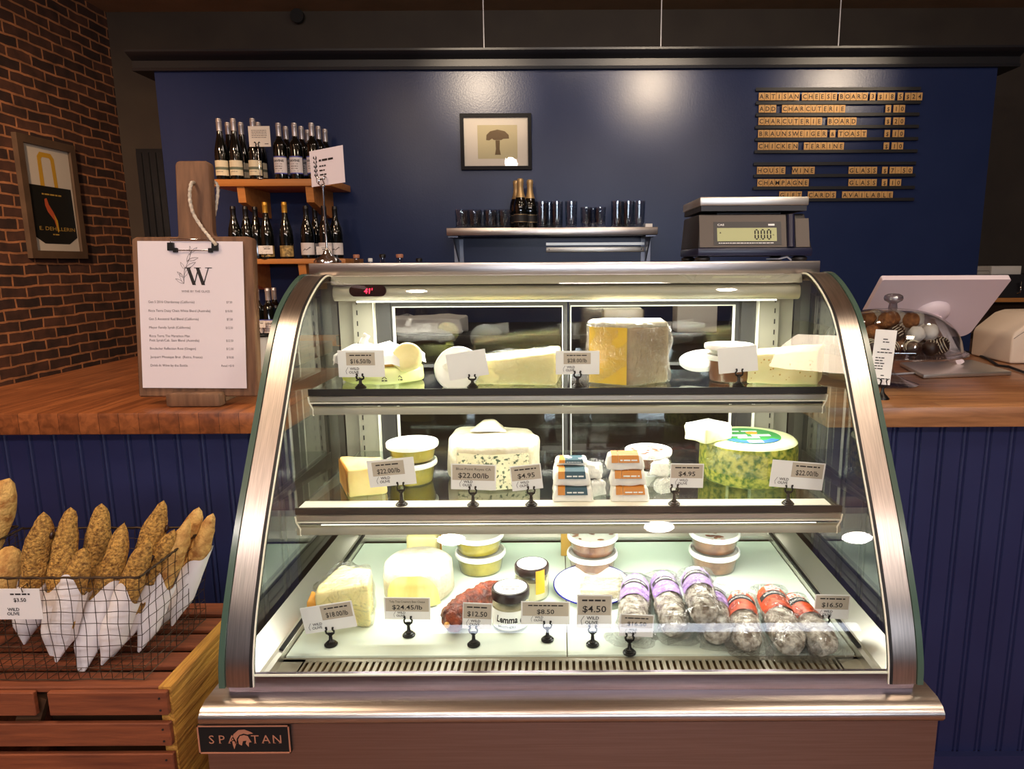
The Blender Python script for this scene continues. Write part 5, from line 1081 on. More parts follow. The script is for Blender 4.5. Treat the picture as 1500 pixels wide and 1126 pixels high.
# the hardware plate peeping over the handle
b = MB(); q0, q1 = P(262, 262, Y=1.69), P(298, 243, Y=1.69)
b.box(q0.x-cxb, q1.x-cxb, .085, .091, q0.z-zb_, q1.z-zb_); b.bevel(.003)
t2 = thing('black_hinge_plate', 'small black plate with two silver rivets peeping over the wooden handle', 'plate', (cxb, 1.60, zb_)); b.build('plate', 'frameblack', t2, 40)
for px in (273, 287):
    q = P(px, 252, Y=1.68); b = MB(); b.cyl(.003, 0, .004, 12, Matrix.Translation((q.x-cxb, .084, q.z-zb_)) @ Matrix.Rotation(R(90), 4, 'X')); b.build('rivet', 'chrome', t2)
b = MB(); b.box(q0.x-cxb, q1.x-cxb, .086, .090, -.0, q0.z-zb_); b.build('back_stem', 'frameblack', t2, 0); settle(t2, (0, 0, 0)) if False else None
# clipboard paper and its clip
pm = lm @ Matrix.Translation((0, -.013, 0))
px0_, px1_ = gx(197, 1.57, ZC+.2)-cxb, gx(358, 1.59, ZC+.2)-cxb
t = thing('wine_menu', 'white wine-by-the-glass menu sheet clipped to the rustic board', 'menu', (cxb, 1.60, zb_))
pw = px1_-px0_; ph = .340; M0 = pm @ Matrix.Translation((px0_, -.004, .022)) @ Matrix.Rotation(R(.6), 4, 'Y') @ Matrix.Rotation(R(90), 4, 'X')
b = MB(); b.box(0, pw, 0, ph, -.0008, 0, M0); sheet = b.build('menu_sheet', 'paper', t, 0)
b = MB(); zz = .0006
def ln(s, x, y, h, al='l', wd=None): put_text(b, s, pw*x, ph*y, h, M0, al, width=wd and pw*wd, z=zz)
ln('WINE BY THE GLASS', .54, .655, .0052, 'c', .27)
LN = [('Gen 5 2016 Chardonnay (California)', '$7.50', .44, .582), ('Ricca Terra Daisy Chain White Blend (Australia)', '$10.00', .59, .522), ('Gen 5 Ancestral Red Blend (California)', '$7.50', .475, .466), ('Meyer Family Syrah (California)', '$12.50', .395, .408), ('Ricca Terra The Marathon Man', '', .385, .350), ('Petit Syrah/Cab. Sauv Blend (Australia)', '$12.50', .475, .320), ('Boedecker Reflection Rose (Oregon)', '$12.00', .44, .264), ('Jacquart Mosaique Brut  (Reims, France)', '$10.00', .50, .206), ('Drink-In Wine by the Bottle', 'Retail +$10', .355, .148)]
for s, p_, wd, y in LN:
    ln(s, .085, y, .0056, 'l', wd)
    if p_: ln(p_, .885, y, .0052, 'r', .055 if p_ == '$7.50' else .12 if p_[0] == 'R' else .068)
b.build('menu_lettering', 'inkgrey', sheet, 0)
b = MB()                                                       # the large W with serifs
Wx, Wy, Wh = pw*.455, ph*.705, .040
def stroke(a, c_, wd):
    b.add([(Wx+a[0]*Wh-wd*Wh/2, Wy+a[1]*Wh, zz), (Wx+a[0]*Wh+wd*Wh/2, Wy+a[1]*Wh, zz), (Wx+c_[0]*Wh+wd*Wh/2, Wy+c_[1]*Wh, zz), (Wx+c_[0]*Wh-wd*Wh/2, Wy+c_[1]*Wh, zz)], [(0, 1, 2, 3)], M0)
stroke((.12, 1), (.45, 0), .2); stroke((.45, 0), (.72, 1), .06); stroke((.66, 1), (.98, 0), .2); stroke((.98, 0), (1.3, 1), .06)
for x in (.1, .66, 1.3): b.add([(Wx+(x-.2)*Wh, Wy+Wh*.97, zz), (Wx+(x+.2)*Wh, Wy+Wh*.97, zz), (Wx+(x+.2)*Wh, Wy+Wh*1.01, zz), (Wx+(x-.2)*Wh, Wy+Wh*1.01, zz)], [(0, 1, 2, 3)], M0)
b.build('monogram', 'ink', sheet, 0)
b = MB()
def leaf(x, y, a, L, wd=.25):
    n = 6; up_ = []; dn = []
    for i in range(n+1):
        s = i/n; k = math.sin(math.pi*s)*wd*L; up_.append((x+math.cos(a)*s*L-math.sin(a)*k*.5, y+math.sin(a)*s*L+math.cos(a)*k*.5, zz)); dn.append((x+math.cos(a)*s*L+math.sin(a)*k*.5, y+math.sin(a)*s*L-math.cos(a)*k*.5, zz))
    b.tube([M0 @ Vector(p) for p in up_+dn[::-1]], .00035, 4)
sx, sy = pw*.43, ph*.715
b.tube([M0 @ Vector((sx, sy, zz)), M0 @ Vector((sx+.002, sy+.03, zz)), M0 @ Vector((sx+.014, sy+.055, zz)), M0 @ Vector((sx+.02, sy+.075, zz))], .0004, 4)
for k, (u, a, L) in enumerate(((0, 150, .022), (0, 110, .026), (.2, 140, .02), (.2, 60, .024), (.45, 120, .02), (.5, 30, .028), (.7, 70, .022), (.75, 15, .026), (1, 95, .016), (1, 40, .02))): leaf(sx+.018*u*u, sy+.07*u, R(a), L)
b.build('leaf_drawing', 'inkgrey', sheet, 0)
b = MB(); cxm = pw*.55
b.box(cxm-.062, cxm-.048, ph-.022, ph-.004, 0, .006, M0); b.box(cxm-.049, cxm-.04, ph-.026, ph-.016, 0, .006, M0); b.build('clip_grip', 'blackmetal', t, 0)
b = MB(); b.box(cxm+.04, cxm+.054, ph-.022, ph-.004, 0, .006, M0); b.box(cxm+.032, cxm+.041, ph-.026, ph-.016, 0, .006, M0); b.build('clip_grip', 'blackmetal', t, 0)
b = MB(); b.tube([M0 @ Vector((cxm-.055, ph-.018, .004)), M0 @ Vector((cxm-.055, ph+.004, .004)), M0 @ Vector((cxm+.047, ph+.004, .004)), M0 @ Vector((cxm+.047, ph-.018, .004))], .0016, 6); b.tube([M0 @ Vector((cxm-.045, ph-.021, .004)), M0 @ Vector((cxm+.037, ph-.021, .004))], .0012, 6); b.build('clip_wire', 'chrome', t, 60)
# white tin behind the clipboard
q0, q1 = P(366, 544, Y=2.05), P(396, 494, Y=2.05)
t = thing('enamel_tin', 'white tin with a black rim between the clipboard and the display case', 'tin', ((q0.x+q1.x)/2, 2.08, ZC+.011)); hh = .11; r_ = (q1.x-q0.x)/2
b = MB(); b.lathe([(0, 0), (r_*.9, 0), (r_, hh), (r_-.003, hh), (r_*.88, .004), (0, .004)], 28); b.build('tin_body', 'enamel', t, 60)
b = MB(); b.lathe([(r_-.004, hh), (r_+.003, hh), (r_+.003, hh+.005), (r_-.004, hh+.005), (r_-.004, hh)], 28); b.build('tin_rim', 'frameblack', t, 60)
# ================================================================== framed poster on the brick wall
def wl(px, py, X=XW+.03): return P(px, py, X=X)
A = wl(22, 193); Bc = wl(125, 378); ya, yb = A.y, wl(108, 213).y; z1 = A.z; z0 = wl(40, 378).z
t = thing('framed_poster', 'poster of a black bag with yellow handles in a taupe frame on the brick wall', 'picture', (XW, (ya+yb)/2, (z0+z1)/2)); w = (yb-ya); h = (z1-z0); f = .05
pmx = Matrix.Translation((0, 0, 0)) @ Matrix.Rotation(R(90), 4, 'Z') @ Matrix.Rotation(R(90), 4, 'X')    # x -> +y, y -> +z, normal -> +x
b = MB()
for (a0, a1, c0, c1) in ((-w/2, w/2, h/2-f, h/2), (-w/2, w/2, -h/2, -h/2+f), (-w/2, -w/2+f, -h/2+f, h/2-f), (w/2-f, w/2, -h/2+f, h/2-f)): b.box(a0, a1, c0, c1, .002, .035, pmx)
b.build('frame', 'framebrown', t, 0)
b = MB(); b.box(-w/2+f, w/2-f, -h/2+f, h/2-f, .008, .014, pmx); po = b.build('poster_sheet', 'artpaper', t, 0)
pw, ph = w-2*f, h-2*f
def U(u, v, z=.0150): return pmx @ Vector((-pw/2+u*pw, -ph/2+(1-v)*ph, z))
def poly(pts, name, m, z=.015, par=po): b = MB(); b.add([U(u, v, z) for u, v in pts], [tuple(range(len(pts)))]); return b.build(name, m, par, 0)
poly([(.04, .375), (.96, .375), (.98, .86), (.78, .93), (.24, .93), (.06, .87)], 'black_bag', 'bagblack')
b = MB(); hw = .035
H1 = [(.30, .375), (.30, .10), (.36, .055), (.60, .055), (.66, .10), (.68, .375), (.60, .375), (.58, .12), (.55, .10), (.41, .10), (.38, .12), (.39, .375)]
b.add([U(u, v) for u, v in H1], [tuple(range(12))]); b.build('yellow_handle', 'yellowprint', po, 0)
poly([(.34, .50), (.39, .49), (.42, .55), (.50, .62), (.57, .70), (.58, .78), (.54, .79), (.50, .70), (.44, .66), (.38, .62), (.34, .56)], 'rooster', 'redprint', .0154)
poly([(.50, .64), (.57, .70), (.58, .80), (.55, .82), (.53, .72)], 'rooster_tail', 'yellowprint', .0158)
b = MB(); put_text(b, 'E. DEHILLERIN', pw*.05, -ph*.30, ph*.036, pmx, 'c', width=pw*.78, z=.0156); put_text(b, 'POMMEL ET FILS', 0, ph*.05, ph*.016, pmx, 'c', width=pw*.42, z=.0156) if False else scribble(b, -pw*.2, pw*.22, ph*.04, ph*.014, pmx, z=.0156); scribble(b, -pw*.07, pw*.07, -ph*.345, ph*.012, pmx, z=.0156); b.build('poster_lettering', 'board', po, 0)
b = MB(); b.add([U(0, 0, .024), U(1, 0, .024), U(1, 1, .024), U(0, 1, .024)], [(0, 1, 2, 3)]); b.build('poster_glass', 'glass', t, 0)
# ================================================================== crate, baskets and bread
ZK = H-.70; cx0, cx1, cy0, cy1 = -1.13, -.662, 1.045, 1.352
t = thing('slatted_crate', 'reddish slatted wooden crate with a rough end coloured as lit, under the baguette basket', 'crate', ((cx0+cx1)/2, (cy0+cy1)/2, 0))
rnd = random.Random(3)
n = 5; dy = (cy1-cy0)/n
for k in range(n):
    b = MB(); b.box(cx0, cx1-.001, cy0+k*dy+.002, cy0+k*dy+dy-.016, ZK-.012, ZK-.001); b.bevel(.002, 1); b.build('top_slat', 'crate', t, 30)
b = MB()
for k in range(11):
    z1 = ZK-.004-k*.058
    if z1 < .04: break
    if k == 0:
        for a0, a1 in ((cx0, -.885), (-.862, cx1)):
            b = MB(); b.box(a0, a1, cy0-.010, cy0, z1-.043, z1); b.bevel(.0015, 1); b.build('front_slat', 'crate', t, 30)
    else:
        b = MB(); b.box(cx0, cx1, cy0-.010, cy0, z1-.043, z1); b.bevel(.0015, 1); b.build('front_slat', 'crate', t, 30)
b = MB(); b.box(cx1-.018, cx1+.002, cy0+.001, cy1, 0, ZK-.013); b.sub(5)
b.build('lit_crate_end', 'crateend', t, 30)
b = MB(); b.box(cx1-.0175, cx1+.003, cy0+.0, cy1, ZK-.03, ZK-.0005)
b.bm.normal_update(); b.sub(4); b.rough(.002, 60, 2); b.build('rough_edge', 'crateend', t, 60)
for x, r_ in ((-.90, 22),):
    b = MB(); b.box(-.02, .02, -.006, .006, -.07, .0, Matrix.Translation((x+.005, cy0+.012, ZK-.02)) @ Matrix.Rotation(R(r_), 4, 'Y')); b.build('inner_cleat', 'darkwood', t, 30)
box1('far_end', 'crate', cx0, cx0+.018, cy0+.001, cy1, 0, ZK-.013, t); box1('back_panel', 'darkwood', cx0+.02, cx1-.02, cy1-.012, cy1-.002, 0, ZK-.02, t)
b = MB()
for k in range(3):
    for s in (0, 1): b.cyl(.0018, 0, .0012, 8, Matrix.Translation((cx1-.012, cy0-.0102, ZK-.015-k*.058-s*.022)) @ Matrix.Rotation(R(90), 4, 'X'))
b.build('nails', 'ink', t, 0)
settle(t, ((cx0+cx1)/2, (cy0+cy1)/2, 0))
def wire_basket(label, X0, X1, Y0, Y1, zb, h, fl, seed):
    """fl: how much the rim flares beyond the floor"""
    t = thing('wire_basket', label, 'basket', ((X0+X1)/2, (Y0+Y1)/2, zb)); cx, cy = t.location.x, t.location.y; rnd = random.Random(seed)
    def q(u, v, s):   # u,v in -1..1 around, s height 0..1
        a = 1+fl*s; return Vector((u*(X1-X0)/2*a, v*(Y1-Y0)/2*a+(.004*s), zb-zb+.003+h*s))
    def wob(p, k=.0022): return p+Vector((noise.noise(p*23+Vector((seed, 0, 0))), noise.noise(p*23+Vector((0, seed, 5))), noise.noise(p*23+Vector((5, 0, seed)))))*k*2
    nx, ny, nz = int((X1-X0)/.0185), int((Y1-Y0)/.0185), int(h/.019)
    b = MB(); r = .0007
    def per(s): return [q(-1, -1, s), q(1, -1, s), q(1, 1, s), q(-1, 1, s)]
    for k in range(nz+1):
        s = k/nz
        for side in range(4):
            c4 = per(s); a, e = c4[side], c4[(side+1) % 4]; m_ = nx if side % 2 == 0 else ny
            b.tube([wob(a.lerp(e, i/m_)) for i in range(m_+1)], r if k else r*1.6, 4, cap=False)
    for side in range(4):
        m_ = nx if side % 2 == 0 else ny
        for i in range(m_+1):
            lo_, hi_ = per(0), per(1); pts = []
            for k in range(nz+1):
                c4 = per(k/nz); pts.append(wob(c4[side].lerp(c4[(side+1) % 4], i/m_)))
            b.tube(pts, r, 4, cap=False)
    for i in range(nx+1):
        b.tube([wob(q(-1+2*i/nx, -1+2*j/6, 0)) for j in range(7)], r, 4, cap=False)
    for j in range(ny+1):
        b.tube([wob(q(-1+2*i/8, -1+2*j/ny, 0)) for i in range(9)], r, 4, cap=False)
    b.build('wire_mesh', 'wire', t, 60)
    b = MB(); c4 = per(1)
    for side in range(4):
        a, e = c4[side], c4[(side+1) % 4]; m_ = 40; pts = [a.lerp(e, i/m_)+Vector((0, 0, .0007*math.sin(i*2.2))) for i in range(m_+1)]
        b.tube(pts, [.0019+.0008*(i % 4 == 0) for i in range(m_+1)], 6)
    b.build('rim_wire', 'wire', t, 60); return t
wire_basket('wire mesh basket full of paper-wrapped seeded baguettes on the crate', -1.045, -.712, 1.062, 1.262, ZK, .188, .085, 1)
wire_basket('second wire mesh basket cut off at the left edge, holding brown loaves', -1.42, -1.085, 1.075, 1.275, ZK, .188, .05, 2)
t = thing('side_crate', 'second wooden crate under the left wire basket at the photo edge', 'crate', (-1.4, 1.2, 0))
b = MB(); b.box(-.25, .25, -.15, .15, ZK-.03, ZK-.001); b.build('top_board', 'crate', t, 0)
for k in range(9): box1('front_slat', 'crate', -.25, .25, -.155, -.145, ZK-.05-k*.058, ZK-.007-k*.058, t)
box1('inner_box', 'darkwood', -.24, .24, -.14, .14, 0, ZK-.031, t)
def baguette(tip, bot, r, label, m='bread', wrap=True, seed=1, wt=.55, group='seeded baguettes in the front wire basket'):
    t = thing('baguette', label, 'bread', (0, 0, 0), group); d = tip-bot; L = d.length
    t.location = bot; t.rotation_euler = d.to_track_quat('Z', 'Y').to_euler()
    b = MB(); pr = [(0, .01)]; K = 26
    for i in range(1, K+1):
        s = i/K; e = min(s*4, 1)*(1 if s < .66 else max(0, 1-((s-.66)/.34)**2.0)**.62+.0)
        pr.append((r*max(e, .0), .01+(L-.01)*s))
    pr[-1] = (0, L); b.lathe(pr, 22)
    for v in b.bm.verts:
        a = math.atan2(v.co.y, v.co.x); v.co.x += r*.10*math.sin(v.co.z*34+seed); v.co.z += 0
    b.rough(.0045, 28, seed); b.rough(.0014, 150, seed); b.build('crust', m, t, 70)
    rnd = random.Random(seed)
    if m == 'bread':
        for k in range(2):
            zz_ = L*rnd.uniform(.62, .9); a = rnd.uniform(-2.2, -.9); b = MB(); b.sph((0, 0, 0), .006, 8, Matrix.Translation((r*.90*math.cos(a), r*.90*math.sin(a), zz_)) @ Matrix.Diagonal((1, .7, 1.3, 1))); b.build('dried_fruit', 'choc', t, 60)
    if wrap:
        b = MB(); n, k = 26, 16; v = []
        for j in range(k+1):
            s = j/k
            for i in range(n+1):
                a = 2*math.pi*i/n*1.08+seed; top = wt*L*(1+.16*math.sin(a+seed*2)+.05*math.sin(a*3)); z = -.006+(top+.006)*s
                rr = (r*1.10+.0022*noise.noise(Vector((a*1.5, s*5, seed)))+.0025*i/n)*(.35+.65*min(1, s*2.6)**.7); sq = 1 if s > .3 else (.35+.65*s/.3)
                v.append((rr*math.cos(a), rr*math.sin(a)*sq, z))
        b.add(v, [(j*(n+1)+i, j*(n+1)+i+1, (j+1)*(n+1)+i+1, (j+1)*(n+1)+i) for j in range(k) for i in range(n)]); b.build('paper_wrap', 'bagpaper', t, 50)
    return t
BG = [((64, 750, 1.17), (38, 936, 1.15), .021, 'seeded baguette at the far left of the front basket', 1, .50),
 ((102, 742, 1.20), (80, 955, 1.125), .0205, 'tall seeded baguette second from the left', 2, .50),
 ((123, 800, 1.12), (84, 962, 1.085), .019, 'short seeded baguette in front of the tall left one', 3, .66),
 ((149, 738, 1.23), (128, 930, 1.20), .022, 'pointed seeded baguette third from the left in the back row', 4, .42),
 ((184, 763, 1.20), (120, 978, 1.10), .020, 'seeded baguette in the middle of the basket, its paper reaching the basket floor', 5, .55),
 ((217, 790, 1.14), (152, 966, 1.105), .0195, 'seeded baguette leaning right in the front row', 6, .55),
 ((240, 732, 1.24), (180, 930, 1.18), .021, 'tallest seeded baguette right of the middle', 7, .42),
 ((256, 774, 1.18), (168, 955, 1.14), .0165, 'slim seeded baguette leaning against the basket rim', 8, .55)]
for a, c_, r_, lb, sd, wt in BG: baguette(P(a[0], a[1], Y=a[2]), P(c_[0], c_[1], Y=c_[2]), r_, lb, 'bread', True, sd, wt)
for a, c_, r_, lb, sd, wt in [((292, 741, 1.25), (226, 922, 1.235), .021, 'plain floury baguette with blunt top near the right rim', 9, .5), ((276, 758, 1.20), (205, 948, 1.15), .0175, 'plain floury baguette in front of the blunt one', 10, .6), ((312, 752, 1.245), (254, 910, 1.21), .0165, 'plain floury baguette at the far right of the basket', 11, .6)]:
    baguette(P(a[0], a[1], Y=a[2]), P(c_[0], c_[1], Y=c_[2]), r_, lb, 'breadplain', True, sd, wt, 'plain baguettes in the front wire basket')
for a, c_, r_, lb, sd in [((14, 700, 1.25), (-70, 900, 1.2), .032, 'large brown loaf leaning at the left edge of the photo', 12), ((18, 800, 1.2), (-20, 930, 1.16), .03, 'brown loaf low in the left basket', 13)]:
    baguette(P(a[0], a[1], Y=a[2]), P(c_[0], c_[1], Y=c_[2]), r_, lb, 'breadplain', False, sd, .5, 'brown loaves in the left basket')
q0, q1 = P(-8, 907, Y=1.049), P(57, 862, Y=1.049)
t = thing('basket_price_card', '$3.50 white price card hanging on the rim of the baguette basket', 'price card', ((q0.x+q1.x)/2, 1.049, q0.z)); w, h = q1.x-q0.x, q1.z-q0.z; m = upright((0, 0, h/2))
b = MB(); b.box(-w/2, w/2, -h/2, h/2, -.0008, 0, m); cc = b.build('card', 'cardwhite', t, 0)
b = MB(); put_text(b, '$3.50', w*.08, h*.08, h*.12, m, 'c', bold=.02, z=.0004); scribble(b, -w*.1, w*.3, h*.3, h*.05, m, z=.0004, seed=3); put_text(b, 'WILD', -w*.2, -h*.22, h*.1, m, 'l', bold=.02, z=.0004); put_text(b, 'OLIVE', -w*.22, -h*.36, h*.1, m, 'l', bold=.02, z=.0004); b.build('lettering', 'ink', cc, 0)
b = MB(); b.tube([(w*.18, -.002, h*.9), (w*.18, -.004, h*1.05), (w*.2, .008, h*1.1), (w*.22, .006, h)], .0008, 5); b.build('wire_hook', 'wire', t, 60)
# ================================================================== glass cloche with truffles
cxp = gx(1303, 1.87, ZC+.09); c = Vector((cxp, 1.87, ZC+.001))
t = thing('cake_stand', 'clear glass cake stand with a foot, carrying the truffles on the right counter', 'cake stand', c)
b = MB(); b.lathe([(0, .004), (.078, 0), (.080, .003), (.05, .012), (.018, .03), (.012, .05), (.02, .078), (.05, .084), (.185, .088), (.19, .093), (.18, .092), (0, .089)], 44); b.build('stand_glass', 'dome', t, 60)
b = MB()
for k in range(60):
    pass
pts = [(.188*math.cos(R(i*3)), .188*math.sin(R(i*3)), .092+.002*math.sin(i*1.2)) for i in range(121)]
b.tube(pts, .0028, 7); b.build('beaded_edge', 'dome', t, 60)
t = thing('glass_cloche', 'clear glass dome cover with a round knob over the truffles', 'glass dome', c+Vector((0, 0, .096)))
b = MB(); pr = [(.176, 0), (.177, .004)]+[(.176*math.cos(R(a))**.75, .112*math.sin(R(a))) for a in range(8, 88, 8)]+[(.014, .113)]
b.lathe(pr, 48); b.lathe([(r_-.002 if r_ > .02 else r_, z*.985) for r_, z in pr], 48); b.build('dome_shell', 'dome', t, 70)
b = MB(); b.lathe([(.012, .112), (.011, .120), (.010, .126), (.016, .130), (.023, .134), (.025, .140), (.023, .147), (.014, .152), (0, .153)], 24); b.build('knob', clear('knob_glass', (215, 216, 222), .02, 1.6, base=.22), t, 60)
rnd = random.Random(11)
kinds = {'white': ('powder', 'powdered white truffle', 'powdered white truffles under the glass dome'), 'dark': ('choc', 'dark chocolate truffle ', 'striped dark truffles under the glass dome'), 'cocoa': ('cocoa', 'cocoa-crumb truffle', 'cocoa-crumb truffles under the glass dome'), 'ivory': ('whitechoc', 'ivory chocolate truffle', 'ivory truffles under the glass dome')}
protos = {}
R_ = .021
def truffle(kind, off, lab):
    m, nm, grp = kinds[kind]; loc = c+Vector(off)
    if kind in protos: return dup(protos[kind], loc, lab, rot=(rnd.uniform(0, 1), rnd.uniform(0, 1), rnd.uniform(0, 6)))
    t = thing('truffle', lab, 'truffle', loc, grp); b = MB(); b.sph((0, 0, 0), R_, 20)
    b.rough(.0015 if kind in ('dark', 'ivory') else .003, 90 if kind != 'cocoa' else 160, 3); b.build('ball', m, t, 60)
    if kind == 'dark':
        b = MB()
        for k in (-2, -1, 0, 1, 2):
            pts = []
            for i in range(13):
                x = -R_*.95+1.9*R_*i/12; y = k*.0065; zz = R_**2*1.04-x*x-y*y
                if zz > 0: pts.append((x, y, math.sqrt(zz)))
            b.tube(pts, .0008, 4)
        b.build('drizzle', 'whitechoc', t, 60)
    protos[kind] = t; return t
ring = []
side = lambda x, y: ('the right' if x > .05 else 'the left' if x < -.05 else 'the middle')+(' front' if y < -.03 else ' back' if y > .03 else '')
seen = {}
def lab_for(kind, x, y, lvl):
    s = kinds[kind][1]+', '+['bottom', 'middle', 'upper', 'top'][lvl]+' layer, '+side(x, y)+' of the pile'
    seen[s] = seen.get(s, 0)+1
    if seen[s] > 1: s += ', ' + ['', 'next one', 'third one', 'fourth one', 'fifth one', 'sixth one'][min(seen[s]-1, 5)]+' clockwise'
    return s
z = .092+R_+.0005
for (n, rad) in ((15, .125), (9, .078), (4, .032)):
    for i in range(n):
        a = 2*math.pi*i/n+.1; x, y = rad*math.cos(a), rad*math.sin(a); k = 'dark' if rad > .1 or rnd.random() < .6 else 'cocoa'; truffle(k, (x, y, z), lab_for(k, x, y, 0))
z2 = z+.034
for (n, rad) in ((11, .098), (6, .052), (1, 0)):
    for i in range(n):
        a = 2*math.pi*i/n+.35; x, y = rad*math.cos(a), rad*math.sin(a); k = 'white' if x > .02 else 'dark' if x > -.045 else 'cocoa'; truffle(k, (x, y, z2), lab_for(k, x, y, 1))
for (n, rad) in ((6, .062), (1, 0)):
    for i in range(n):
        a = 2*math.pi*i/n+.9; x, y = rad*math.cos(a), rad*math.sin(a); k = 'white' if x > .035 else 'cocoa' if y < 0.02 else 'ivory'; truffle(k, (x, y, z2+.033), lab_for(k, x, y, 2))
# tall narrow card on a clip
base = P(1292, 584, Z=ZC); t = thing('truffle_price_list', 'tall narrow white card in a black clip before the truffle dome', 'price sign', base)
b = MB(); b.lathe([(0, 0), (.017, 0), (.017, .002), (.012, .008), (.006, .014), (.0035, .02), (.003, .03), (0, .031)], 18)
for s in (-1, 1): b.tube([(s*.002, 0, .028), (s*.008, -.002, .036), (s*.006, -.003, .046), (s*.009, -.003, .05)], [.0024, .002, .0018, .0026], 6)
b.build('clip_stand', 'blackmetal', t, 60)
A = P(1282, 483, Y=base.y-.002); B = P(1305, 563, Y=base.y-.002); w, h = B.x-A.x, A.z-B.z; m = upright(Vector(((A.x+B.x)/2-base.x, -.001, (A.z+B.z)/2-base.z)), R(-10), R(3))
b = MB(); b.box(-w/2, w/2, -h/2, h/2, -.0006, 0, m); cc = b.build('card', 'cardwhite', t, 0); b = MB()
for k, (y, a, e) in enumerate(((.32, -.1, .2), (.27, -.1, .2), (.14, -.15, .25), (.08, -.3, .4), (-.02, -.35, .1), (-.07, -.35, .0), (-.12, -.35, .1), (-.17, -.35, .05), (-.22, -.35, .1), (-.34, 0, .2), (-.4, -.35, .45))): scribble(b, a*w, e*w, y*h, h*.018, m, z=.0004, seed=k)
b.build('lettering', 'ink', cc, 0)
# ================================================================== cash terminal seen from behind
t = thing('cash_terminal', 'white touchscreen cash terminal seen from behind, tilted on a flat silver base', 'cash terminal', (1.22, 2.2, ZC+.001))
def L3(p): return Vector(p)-Vector((1.22, 2.2, ZC+.001))
tl_, tr_ = P(1293, 410, Y=2.10), P(1482, 411, Y=2.10)
wv = (tr_-tl_); xm = (tl_.x+tr_.x)/2; W2 = wv.x/2; zt_ = tl_.z
dvec = Vector((0, .195, -.195)); Ls = dvec.length; mm = Matrix.Translation(L3((xm, 2.10, zt_))) @ Matrix.Rotation(math.atan2(-.195, .195), 4, 'X')
b = MB(); rr = .03; o = []
for (cx, cy, a0) in ((W2-.006, .006, -90), (W2-rr, Ls-rr, 0), (-W2+rr, Ls-rr, 90), (-W2+.006, .006, 180)):
    q = rr if cy > .1 else .006
    for i in range(7): a = R(a0+15*i); o.append((cx+q*math.cos(a), cy+q*math.sin(a)))
b.prism(o, -.0, .018, 'z', mm); b.bevel(.003, 2) if False else None; b.build('screen_housing', 'poswhite', t, 40)
b = MB(); b.prism([(x*.93, .012+y*.93) for x, y in o], .018, .0195, 'z', mm); b.build('screen', 'displayblack', t, 0)
b = MB(); b.lathe([(.0, .0), (.055, 0), (.05, -.014), (.03, -.022), (0, -.024)], 30, mm @ T(.02, Ls*.55, 0)); b.build('rear_boss', 'poswhite', t, 60)
a = mm @ Vector((.02, Ls*.55, -.018)); e = L3(P(1401, 530, Z=ZC+.015))
b = MB(); d = e-a; n_ = 14
q = d.to_track_quat('Z', 'Y').to_matrix().to_4x4(); b.prism([(-.036, -.011), (.036, -.011), (.042, 0), (.036, .011), (-.036, .011), (-.042, 0)], 0, d.length, 'z', Matrix.Translation(a) @ q); b.build('neck', 'poswhite', t, 40)
pb = [P(1353, 549, Z=ZC+.012), P(1482, 544, Z=ZC+.012), P(1424, 527, Z=ZC+.012), P(1318, 531, Z=ZC+.012)]
b = MB(); b.prism([(L3(p).x, L3(p).y) for p in pb], 0, .012, 'z'); b.bevel(.002, 2); b.build('base_plate', 'alu', t, 30)
# beige receipt printer
t = thing('receipt_printer', 'beige receipt printer with a sloping lid at the right edge of the counter', 'printer', (1.72, 2.33, ZC+.001))
f0 = P(1452, 527, Z=ZC).x-1.72
b = MB(); pr = [(f0, .0), (.16, 0), (.16, .17), (f0+.10, .165), (f0+.07, .155), (f0+.005, .10), (f0, .085)]; b.prism(pr, -.10, .12, 'y'); b.bevel(.010, 3); b.build('casing', 'posbeige', t, 40)
b = MB(); b.tube([(f0+.004, -.1005, .083), (f0+.085, -.1005, .142), (f0+.092, -.1005, .06), (f0+.1, -.1005, .052), (.16, -.1005, .045)], .0009, 5); b.build('lid_seam', 'frame_dark', t, 60)
o = MB(); pts = [P(px, py, Z=ZC+.005) for px, py in ((1404, 517), (1416, 515), (1432, 519), (1448, 526))]+[P(1462, 535, Z=ZC+.005), P(1478, 537, Z=ZC+.005), P(1500, 545, Z=ZC+.005), P(1530, 552, Z=ZC+.005)]
b0 = pts[0].copy(); ropet = [p-b0 for p in pts]; o.tube(ropet, .004, 8); o = o.build('power_cable', 'cable'); o.location = b0; tag(o, 'black cable snaking across the right counter before the printer', 'cable')
o = MB(); pts = [P(px, py, Z=ZC+.004) for px, py in ((1275, 533), (1290, 545), (1310, 548), (1340, 546), (1356, 542))]; b0 = pts[0].copy(); o.tube([p-b0 for p in pts], .003, 8); o = o.build('charging_cable', 'cablewhite'); o.location = b0; tag(o, 'white cable running to the silver terminal base', 'cable')
# ================================================================== far right corner storage
t = thing('storage_cabinet', 'dark open cabinet with a wooden shelf at the far right behind the counter', 'cabinet', (3.35, 5.1, 0)); x0, x1 = -.5, .9
zc1 = P(1470, 402, Y=4.95).z; zw = P(1480, 436, Y=4.9).z
box1('upper_shelf', 'cab', x0, x1, -.2, .3, zc1-.20, zc1, t); box1('wood_shelf', 'shelfwood', x0, x1, -.22, .3, zw-.03, zw, t, .003); box1('side_panel', 'darkwood', x0, x0+.04, -.2, .3, 0, zc1-.2, t); box1('back_panel', 'darkwood', x0, x1, .28, .3, 0, zc1, t); box1('lower_drawers', 'darkwood', x0, x1, -.15, .28, 0, .75, t)
b = MB(); b.tube([(-.1, -.21, zc1-.06), (-.1, -.25, zc1-.05), (-.1, -.25, zc1-.12), (-.1, -.21, zc1-.13)], .006, 8); b.build('handle', 'chrome', t, 60)
